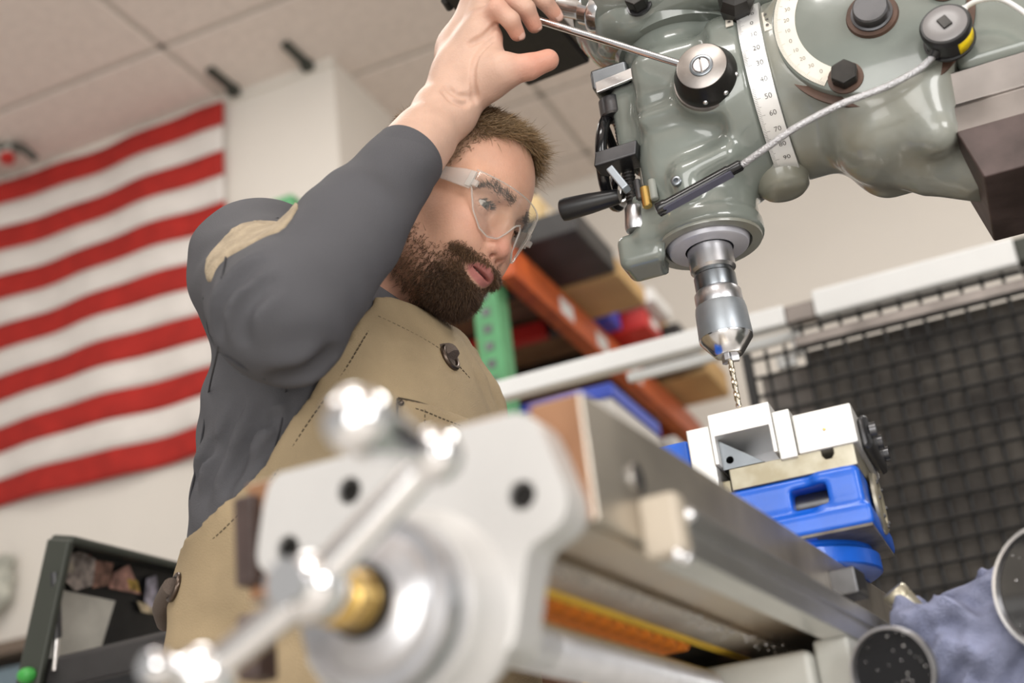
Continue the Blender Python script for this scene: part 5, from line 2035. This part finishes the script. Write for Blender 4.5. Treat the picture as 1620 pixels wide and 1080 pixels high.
hm_ = hairm[:, None]
col = col * (1 - .80 * hm_) + np.array([.15, .095, .055]) * .80 * hm_
col = col * (1 - .72 * bm_) + np.array([.10, .055, .032]) * .72 * bm_
hv, hf, hcol = HLn(v), f, col
HAIR_SRC = (v.copy(), HN.copy(), hairm.copy(), (beardm).copy(), dens.copy())

# ---- right forearm and hand (world space, placed on the lever)
def J(px, py, dd): return atD(px, py, DL + dd)


F_ = Field(np.minimum(eR, J(640, -60, .1)) - .08, np.maximum(wR, J(905, -30, .1)) + (.09, .09, .10), .0019)
fa, fb = wR - eR, None
F_.cap(eR + fdir * .08, wR - fdir * .05, .040, .030, k=.01)
F_.cap(wR - fdir * .075, wR + fdir * .0, .0315, .0275, k=.02)
# give the wrist an oval section across the palm
pd_ = nrm(J(735, 160, -.01) - J(690, 150, .0))
F_.cap(wR + pd_ * -.010, wR + pd_ * .010, .0235, .0235, k=.02)
mcp = {'i': J(764, 34, -.032), 'm': J(766, 8, -.010), 'r': J(764, -12, .016), 'p': J(756, -22, .042)}
fing = {
    'i': [mcp['i'], J(787, 14, -.050), J(808, 32, -.052), J(818, 53, -.042)],
    'm': [mcp['m'], J(802, -4, -.030), J(832, 14, -.034), J(845, 40, -.024)],
    'r': [mcp['r'], J(830, -22, -.004), J(862, 2, -.010), J(879, 24, .002)],
    'p': [mcp['p'], J(820, -34, .024), J(846, -16, .018), J(860, 4, .022)],
}
rad = {'i': (.0118, .0110, .0100, .0086), 'm': (.0120, .0114, .0104, .0088), 'r': (.0115, .0106, .0096, .0082), 'p': (.0100, .0092, .0084, .0074)}
wristpts = {'i': wR + pd_ * .012 + fdir * .01, 'm': wR + pd_ * .004 + fdir * .01, 'r': wR - pd_ * .006 + fdir * .01, 'p': wR - pd_ * .014 + fdir * .01}
for k in 'imrp':
    F_.cap(wristpts[k], mcp[k], .0170, .0135, k=.014)
# heel, hypothenar, palm pads
F_.ell(J(728, 118, -.030), (.026, .024, .030), k=.02)
F_.ell(J(756, 62, -.030), (.022, .018, .018), k=.016)
F_.ell(J(718, 90, .015), (.022, .022, .036), k=.02)
# thumb
th = [J(738, 148, -.042), J(796, 112, -.068), J(836, 106, -.072), J(867, 95, -.068)]
F_.cap(th[0], th[1], .0215, .0185, k=.018)
F_.ell(J(772, 118, -.055), (.024, .020, .026), k=.016)
F_.cap(th[1], th[2], .0165, .0132, k=.010)
F_.cap(th[2], th[3], .0134, .0118, k=.006)
# web between thumb and index
F_.cap(J(782, 92, -.050), J(780, 62, -.040), .0085, .0085, k=.016)
for k in 'imrp':
    j, r = fing[k], rad[k]
    F_.cap(j[0], j[1], r[0], r[1], k=.006)
    F_.cap(j[1], j[2], r[1], r[2], k=.003)
    F_.cap(j[2], j[3], r[2], r[3], k=.003)
# creases
for pts, r in (([(700, 142), (715, 158), (735, 164), (752, 150)], .0022), ([(752, 160), (748, 120), (756, 86), (778, 62)], .0024), ([(742, 70), (765, 58), (784, 40)], .0018), ([(706, 138), (722, 150), (738, 152)], .0016)):
    ps = [march(F_, *p) for p in pts]
    ps = [p for p in ps if p is not None]
    if len(ps) > 1:
        ps = spline(ps, 6)
        for a, b in zip(ps[:-1], ps[1:]):
            F_.cap(a, b, r * .6, k=.005, mode='s')
v, f = F_.nets()
v = relax(v, f, 1, .4)
cA = np.tile([.55, .36, .275], (len(v), 1))
tips = np.zeros(len(v))
for q, s_ in ((th[3], .024), (th[2], .02), (fing['i'][3], .018), (fing['m'][3], .018), (fing['r'][3], .018), (fing['i'][1], .014), (fing['m'][1], .014)):
    tips += np.exp(-(np.linalg.norm(v - q, axis=1) / s_) ** 2)
tips = np.clip(tips, 0, 1)[:, None] * .75
cA = cA * (1 - tips) + np.array([.60, .265, .185]) * tips
HAND = F_
av, af, acol = v, f, cA

# ---- left arm and torso core, simple volumes under the clothes
F_ = Field((-.56, .36, .85), (.0, .84, 1.52), .009)
F_.full(lambda x, y, z: np.maximum(torso(x, y, z, -.030), .88 - z), k=.01)
F_.cap(lS, lE, .05, .042, k=.02)
F_.cap(lE, lW, .04, .028, k=.012)
F_.cap(nkB + (-.01, -.02, .0), sR, .042, .042, k=.02)
F_.cap(sR, eR, .042, .040, k=.02)
lh_ = np.array([-.175, .785, 1.064])
F_.ell((lW + lh_) / 2, (.05, .035, .018), k=.02)
for k in range(4):
    F_.cap((lW + lh_) / 2 + (.02, -.024 + .016 * k, 0), lh_ + (.035 - .004 * abs(k - 1.5), -.024 + .016 * k, -.004), .009, .008, k=.006)
F_.cap((lW + lh_) / 2 + (-.01, -.02, 0), lh_ + (-.01, -.055, 0), .011, .009, k=.008)
v, f = F_.nets()
v = relax(v, f)
cB = np.tile([.57, .335, .235], (len(v), 1))
allv = np.concatenate([hv, av, v])
allf = np.concatenate([hf, af + len(hv), f + len(hv) + len(av)])
me = np_mesh('body', allv, allf)
set_col(me, np.concatenate([hcol, acol, cB]))
body_o = link('body', me, 'skin', person, 'all')

# fingernails
for k in 'imr':
    j = fing[k]
    d = nrm(j[3] - j[2])
    up = nrm((j[2] - j[1]) - d * ((j[2] - j[1]) @ d))
    cpos = j[3] + d * .001 - up * 0
    outn = nrm(np.cross(np.cross(d, j[1] - j[2]), d)) * -1
    a, b = d * .0062, nrm(np.cross(d, outn)) * .0050
    c = j[3] + outn * (rad[k][3] - .0006) + d * .0005
    mb = MB()
    vs_ = []
    for s_ in range(7):
        for t in range(6):
            u_, w_ = -1 + 2 * s_ / 6, -1 + 2 * t / 5
            vs_.append(c + b * u_ + a * w_ * (1 - .25 * u_ * u_) - outn * (.0018 * u_ * u_ + .001 * max(0, w_) ** 2))
    mb.add(vs_, [(s_ * 6 + t, s_ * 6 + t + 1, s_ * 6 + t + 7, s_ * 6 + t + 6) for s_ in range(6) for t in range(5)])
    o = mb.build('fingernail', 'nail', body_o, smooth=True)
    o.modifiers.new('t', 'SOLIDIFY').thickness = .0006

# ---- eyes, teeth
look = HT((0, 0, 1.24))
for s_ in (-1, 1):
    c = HL((EY[0], s_ * EY[1], EY[2]))
    g_ = nrm(.5 * nrm(RH.T @ (look - c)) + np.array([.5, -.16, -.06]))
    mb = MB().sphere((0, 0, 0), .0119, 40, 30)
    V = np.array(mb.v)
    cosang = (V / .0119) @ g_
    ang = np.degrees(np.arccos(np.clip(cosang, -1, 1)))
    cc = np.tile([.66, .62, .58], (len(V), 1))
    iris = (ang < 31)[:, None]
    cc = np.where(iris, np.array([.075, .08, .065]), cc)
    cc = np.where(((ang > 26) & (ang < 32))[:, None], np.array([.05, .05, .045]), cc)
    cc = np.where((ang < 14)[:, None], np.array([.004, .004, .004]), cc)
    mb.v = [tuple(HL(np.array((EY[0], s_ * EY[1], EY[2])) + q)) for q in V]
    o = mb.build('eye', 'eye', person, smooth='all', fix=True)
    set_col(o.data, cc)
mb = MB()
for k in range(-3, 4):
    yy = k * .0058
    mb.sphere(HL((.0905 - .9 * yy * yy * 12, yy, -.0515)), (.0030, .0030, .0042), 10, 8)
mb.build('teeth', 'teeth', person, smooth=True)


# ---- hair, beard, brows as strands
def strands(name, roots, dirs, L, w, cols, m, parent, bend, seg=3):
    """three-sided tapering strands; bend: per-strand vector added quadratically"""
    n = len(roots)
    t_ = np.where(np.abs(dirs[:, 2:3]) < .9, np.array([[0, 0, 1.0]]), np.array([[1.0, 0, 0]]))
    A = np.cross(dirs, t_)
    A /= np.linalg.norm(A, axis=1)[:, None]
    B = np.cross(dirs, A)
    verts = np.zeros((n, seg * 3 + 1, 3))
    for s_ in range(seg):
        t = s_ / seg
        c = roots + dirs * (L * t)[:, None] + bend * (t * t)
        for k in range(3):
            q = 2 * math.pi * k / 3
            verts[:, s_ * 3 + k] = c + (A * math.cos(q) + B * math.sin(q)) * (w * (1 - .55 * t))[:, None]
    verts[:, seg * 3] = roots + dirs * L[:, None] + bend
    fl = []
    for s_ in range(seg - 1):
        for k in range(3):
            k2 = (k + 1) % 3
            a, b, c, d = s_ * 3 + k, s_ * 3 + k2, s_ * 3 + 3 + k2, s_ * 3 + 3 + k
            fl += [(a, b, c), (a, c, d)]
    for k in range(3):
        fl.append(((seg - 1) * 3 + k, (seg - 1) * 3 + (k + 1) % 3, seg * 3))
    fl = np.array(fl)
    nv = seg * 3 + 1
    Fc = (fl[None] + (np.arange(n) * nv)[:, None, None]).reshape(-1, 3)
    me = np_mesh(name, HLn(verts.reshape(-1, 3)), Fc)
    set_col(me, np.repeat(cols, nv, axis=0))
    o = link(name, me, m, parent, 'all')
    o['kind'] = 'stuff'
    return o


hv0, hn0, hm0, bm0, dn0 = HAIR_SRC


def pick(weight, n):
    p = np.clip(weight, 0, None)
    i = rng.choice(len(p), n, p=p / p.sum())
    q = hv0[i] + rng.normal(0, .0006, (n, 3))
    return i, q


# scalp
n = 17000
i, q = pick(hm0 * (1 + .6 * (hv0[:, 2] > .07)), n)
nn = hn0[i]
top = sstep(.055, .10, q[:, 2])
front = sstep(.01, .065, q[:, 0]) * top
flow = np.stack([-.25 + 1.0 * top, np.zeros(n), -.75 + .75 * top], 1) + rng.normal(0, .20, (n, 3))
d = nn * (.22 + .25 * front)[:, None] + flow * .85
d -= nn * np.minimum((d * nn).sum(1) - .22, 0)[:, None]
d /= np.linalg.norm(d, axis=1)[:, None]
L = (.0048 + .0060 * top + .0075 * front) * rng.uniform(.65, 1.25, n)
bend = rng.normal(0, .0022, (n, 3)) + np.stack([.006 * front, 0 * front, .000 * front], 1)
tone = rng.uniform(.6, 1.35, n)[:, None]
cols = (np.array([.20, .125, .070]) * (1 - front[:, None]) + np.array([.30, .20, .105]) * front[:, None]) * tone
strands('hair', q, d, L, np.full(n, .00038), cols, 'hair', person, bend)
# curly fringe
n = 900
i, q = pick(hm0 * (hv0[:, 0] > .055) * (hv0[:, 2] > .08) * np.exp(-((hv0[:, 1] - .005) / .035) ** 2), n)
d = np.stack([np.full(n, .85), np.zeros(n), np.full(n, .25)], 1) + rng.normal(0, .35, (n, 3))
d /= np.linalg.norm(d, axis=1)[:, None]
cols = np.array([.30, .20, .10]) * rng.uniform(.6, 1.3, n)[:, None]
strands('fringe', q, d, rng.uniform(.016, .032, n), np.full(n, .00034), cols, 'hair', person, rng.normal(0, .006, (n, 3)) + np.array([.002, 0, -.006]), seg=5)
# beard
n = 12000
i, q = pick(bm0 * (.012 + dn0 ** 1.6), n)
nn = hn0[i]
chin = sstep(.045, .075, q[:, 0]) * sstep(-.06, -.075, q[:, 2])
moust = ((q[:, 0] > .082) & (q[:, 2] > -.052)).astype(float)
side = np.sign(q[:, 1])
flow = np.stack([np.full(n, .1), side * (.25 + .5 * moust), np.full(n, -.9)], 1) + rng.normal(0, .38, (n, 3))
d = nn * .5 + flow * .7
d -= nn * np.minimum((d * nn).sum(1) - .15, 0)[:, None]
d /= np.linalg.norm(d, axis=1)[:, None]
L = (.0044 + .0058 * chin + .0022 * moust) * rng.uniform(.6, 1.3, n)
warm = rng.uniform(.1, 1, n)[:, None] * (.40 + .60 * (1 - chin[:, None]))
cols = (np.array([.055, .032, .019]) * (1 - warm) + np.array([.24, .13, .065]) * warm) * rng.uniform(.7, 1.2, n)[:, None]
strands('beard', q, d, L, np.full(n, .00034), cols, 'hair', person, rng.normal(0, .0022, (n, 3)))
# loose curls on the jaw and sideburn
n = 520
i, q = pick(bm0 * (hv0[:, 0] < .055) * (1 - dn0), n)
d = hn0[i] * .5 + np.stack([np.full(n, .3), np.zeros(n), np.full(n, -.7)], 1) + rng.normal(0, .4, (n, 3))
d /= np.linalg.norm(d, axis=1)[:, None]
cols = np.array([.16, .09, .05]) * rng.uniform(.6, 1.3, n)[:, None]
strands('jaw_hair', q, d, rng.uniform(.006, .011, n), np.full(n, .00030), cols, 'hair', person, rng.normal(0, .004, (n, 3)), seg=4)
# brows
X, Y, Z = hv0.T
bw = np.exp(-((Z - (.0318 + .05 * np.clip(np.abs(Y) - .03, -.03, .012) - .9 * np.clip(np.abs(Y) - .042, 0, 1))) / .0036) ** 2) * (np.abs(Y) > .011) * (np.abs(Y) < .053) * (X > .06)
n = 750
i, q = pick(bw, n)
nn = hn0[i]
d = nn * .15 + np.stack([np.full(n, -.2), np.sign(q[:, 1]) * .8, np.full(n, .25)], 1) + rng.normal(0, .2, (n, 3))
d /= np.linalg.norm(d, axis=1)[:, None]
cols = np.array([.11, .066, .038]) * rng.uniform(.6, 1.3, n)[:, None]
strands('eyebrows', q, d, rng.uniform(.004, .007, n), np.full(n, .00030), cols, 'hair', person, rng.normal(0, .001, (n, 3)))

# lashes along the upper lids
lr, ld_ = [], []
for s_ in (-1, 1):
    for k in range(90):
        t = rng.uniform(.08, .92) * math.pi
        lr.append((EY[0] + .0128 * (1 - .30 * abs(math.cos(t)) ** 2), s_ * (EY[1] + .0118 * math.cos(t)), EY[2] - .0006 + .0034 * math.sin(t)))
        ld_.append((.8, .35 * s_ * math.cos(t) + rng.normal(0, .12), .10 + rng.normal(0, .10)))
lr, ld_ = np.array(lr), np.array(ld_)
ld_ /= np.linalg.norm(ld_, axis=1)[:, None]
strands('eyelashes', lr, ld_, rng.uniform(.005, .0075, len(lr)), np.full(len(lr), .00022), np.tile([.035, .022, .014], (len(lr), 1)), 'hair', person, np.tile([0, 0, .0018], (len(lr), 1)))

# ------------------------------------------------------------------ safety glasses
gl = thing('safety_glasses', 'clear wraparound safety glasses on the man in the apron', 'glasses', HL((.10, 0, 0)))


def lens_x(y): return .1135 - .034 * (abs(y) / .068) ** 2.1
def lens_top(y): return .040 - .006 * (abs(y) / .068) ** 2


def lens_bot(y):
    a = abs(y)
    return float(np.interp(a, [0, .006, .011, .018, .030, .042, .055, .063, .068], [.012, .008, -.004, -.016, -.021, -.018, -.006, .008, .018]))


NY, NZ = 56, 14
vs_, fs = [], []
for i_ in range(NY + 1):
    y_ = -.068 + .136 * i_ / NY
    t_, b_ = lens_top(y_), lens_bot(y_)
    for j_ in range(NZ + 1):
        z_ = b_ + (t_ - b_) * j_ / NZ
        vs_.append(HL((lens_x(y_) - .12 * max(0, .012 - z_) - .05 * max(0, z_ - .02), y_, z_)))
for i_ in range(NY):
    for j_ in range(NZ):
        a_ = i_ * (NZ + 1) + j_
        fs.append((a_, a_ + 1, a_ + NZ + 2, a_ + NZ + 1))
o = MB().add(vs_, fs).build('lens', 'lens', gl, smooth=True)
o.modifiers.new('t', 'SOLIDIFY').thickness = .0018
rim = [vs_[i_ * (NZ + 1)] for i_ in range(NY + 1)]
MB().tube(rim, .0011, 8).build('lens_rim', 'lensrim', gl, smooth=True)
MB().tube([vs_[i_ * (NZ + 1) + NZ] for i_ in range(NY + 1)], .0008, 6).build('lens_rim', 'lensrim', gl, smooth=True)
for s_ in (-1, 1):
    ctr = [(.082, .0690, .021, .0105), (.070, .0725, .020, .0100), (.055, .0755, .018, .0082), (.035, .0785, .015, .0062), (.010, .0800, .013, .0050), (-.012, .0815, .010, .0045), (-.026, .0810, -.004, .0045)]
    vs_, fs = [], []
    for x_, y_, z_, h_ in ctr:
        for dy, dz in ((-.0012, -h_), (.0012, -h_), (.0012, h_), (-.0012, h_)):
            vs_.append(HL((x_, s_ * (y_ + dy), z_ + dz)))
    for k in range(len(ctr) - 1):
        for j_ in range(4):
            fs.append((k * 4 + j_, k * 4 + (j_ + 1) % 4, k * 4 + 4 + (j_ + 1) % 4, k * 4 + 4 + j_))
    fs += [(0, 1, 2, 3), tuple(len(vs_) - 4 + q for q in range(4))]
    tm = MB().add(vs_, fs).build('temple_arm', 'temple', gl, bevel=.0008)
    MB().obox(HL((.080, s_ * .0715, .021)), RH @ np.array([.0035, 0, 0]), RH @ np.array([0, .002, 0]), RH @ np.array([0, 0, .0090])).build('hinge', 'lensrim', tm, bevel=.0006)
    MB().obox(HL((.085, s_ * .0700, .018)), RH @ np.array([.0050, 0, 0]), RH @ np.array([0, .002, 0]), RH @ np.array([0, 0, .0035])).build('hinge', 'lensrim', tm, bevel=.0006)
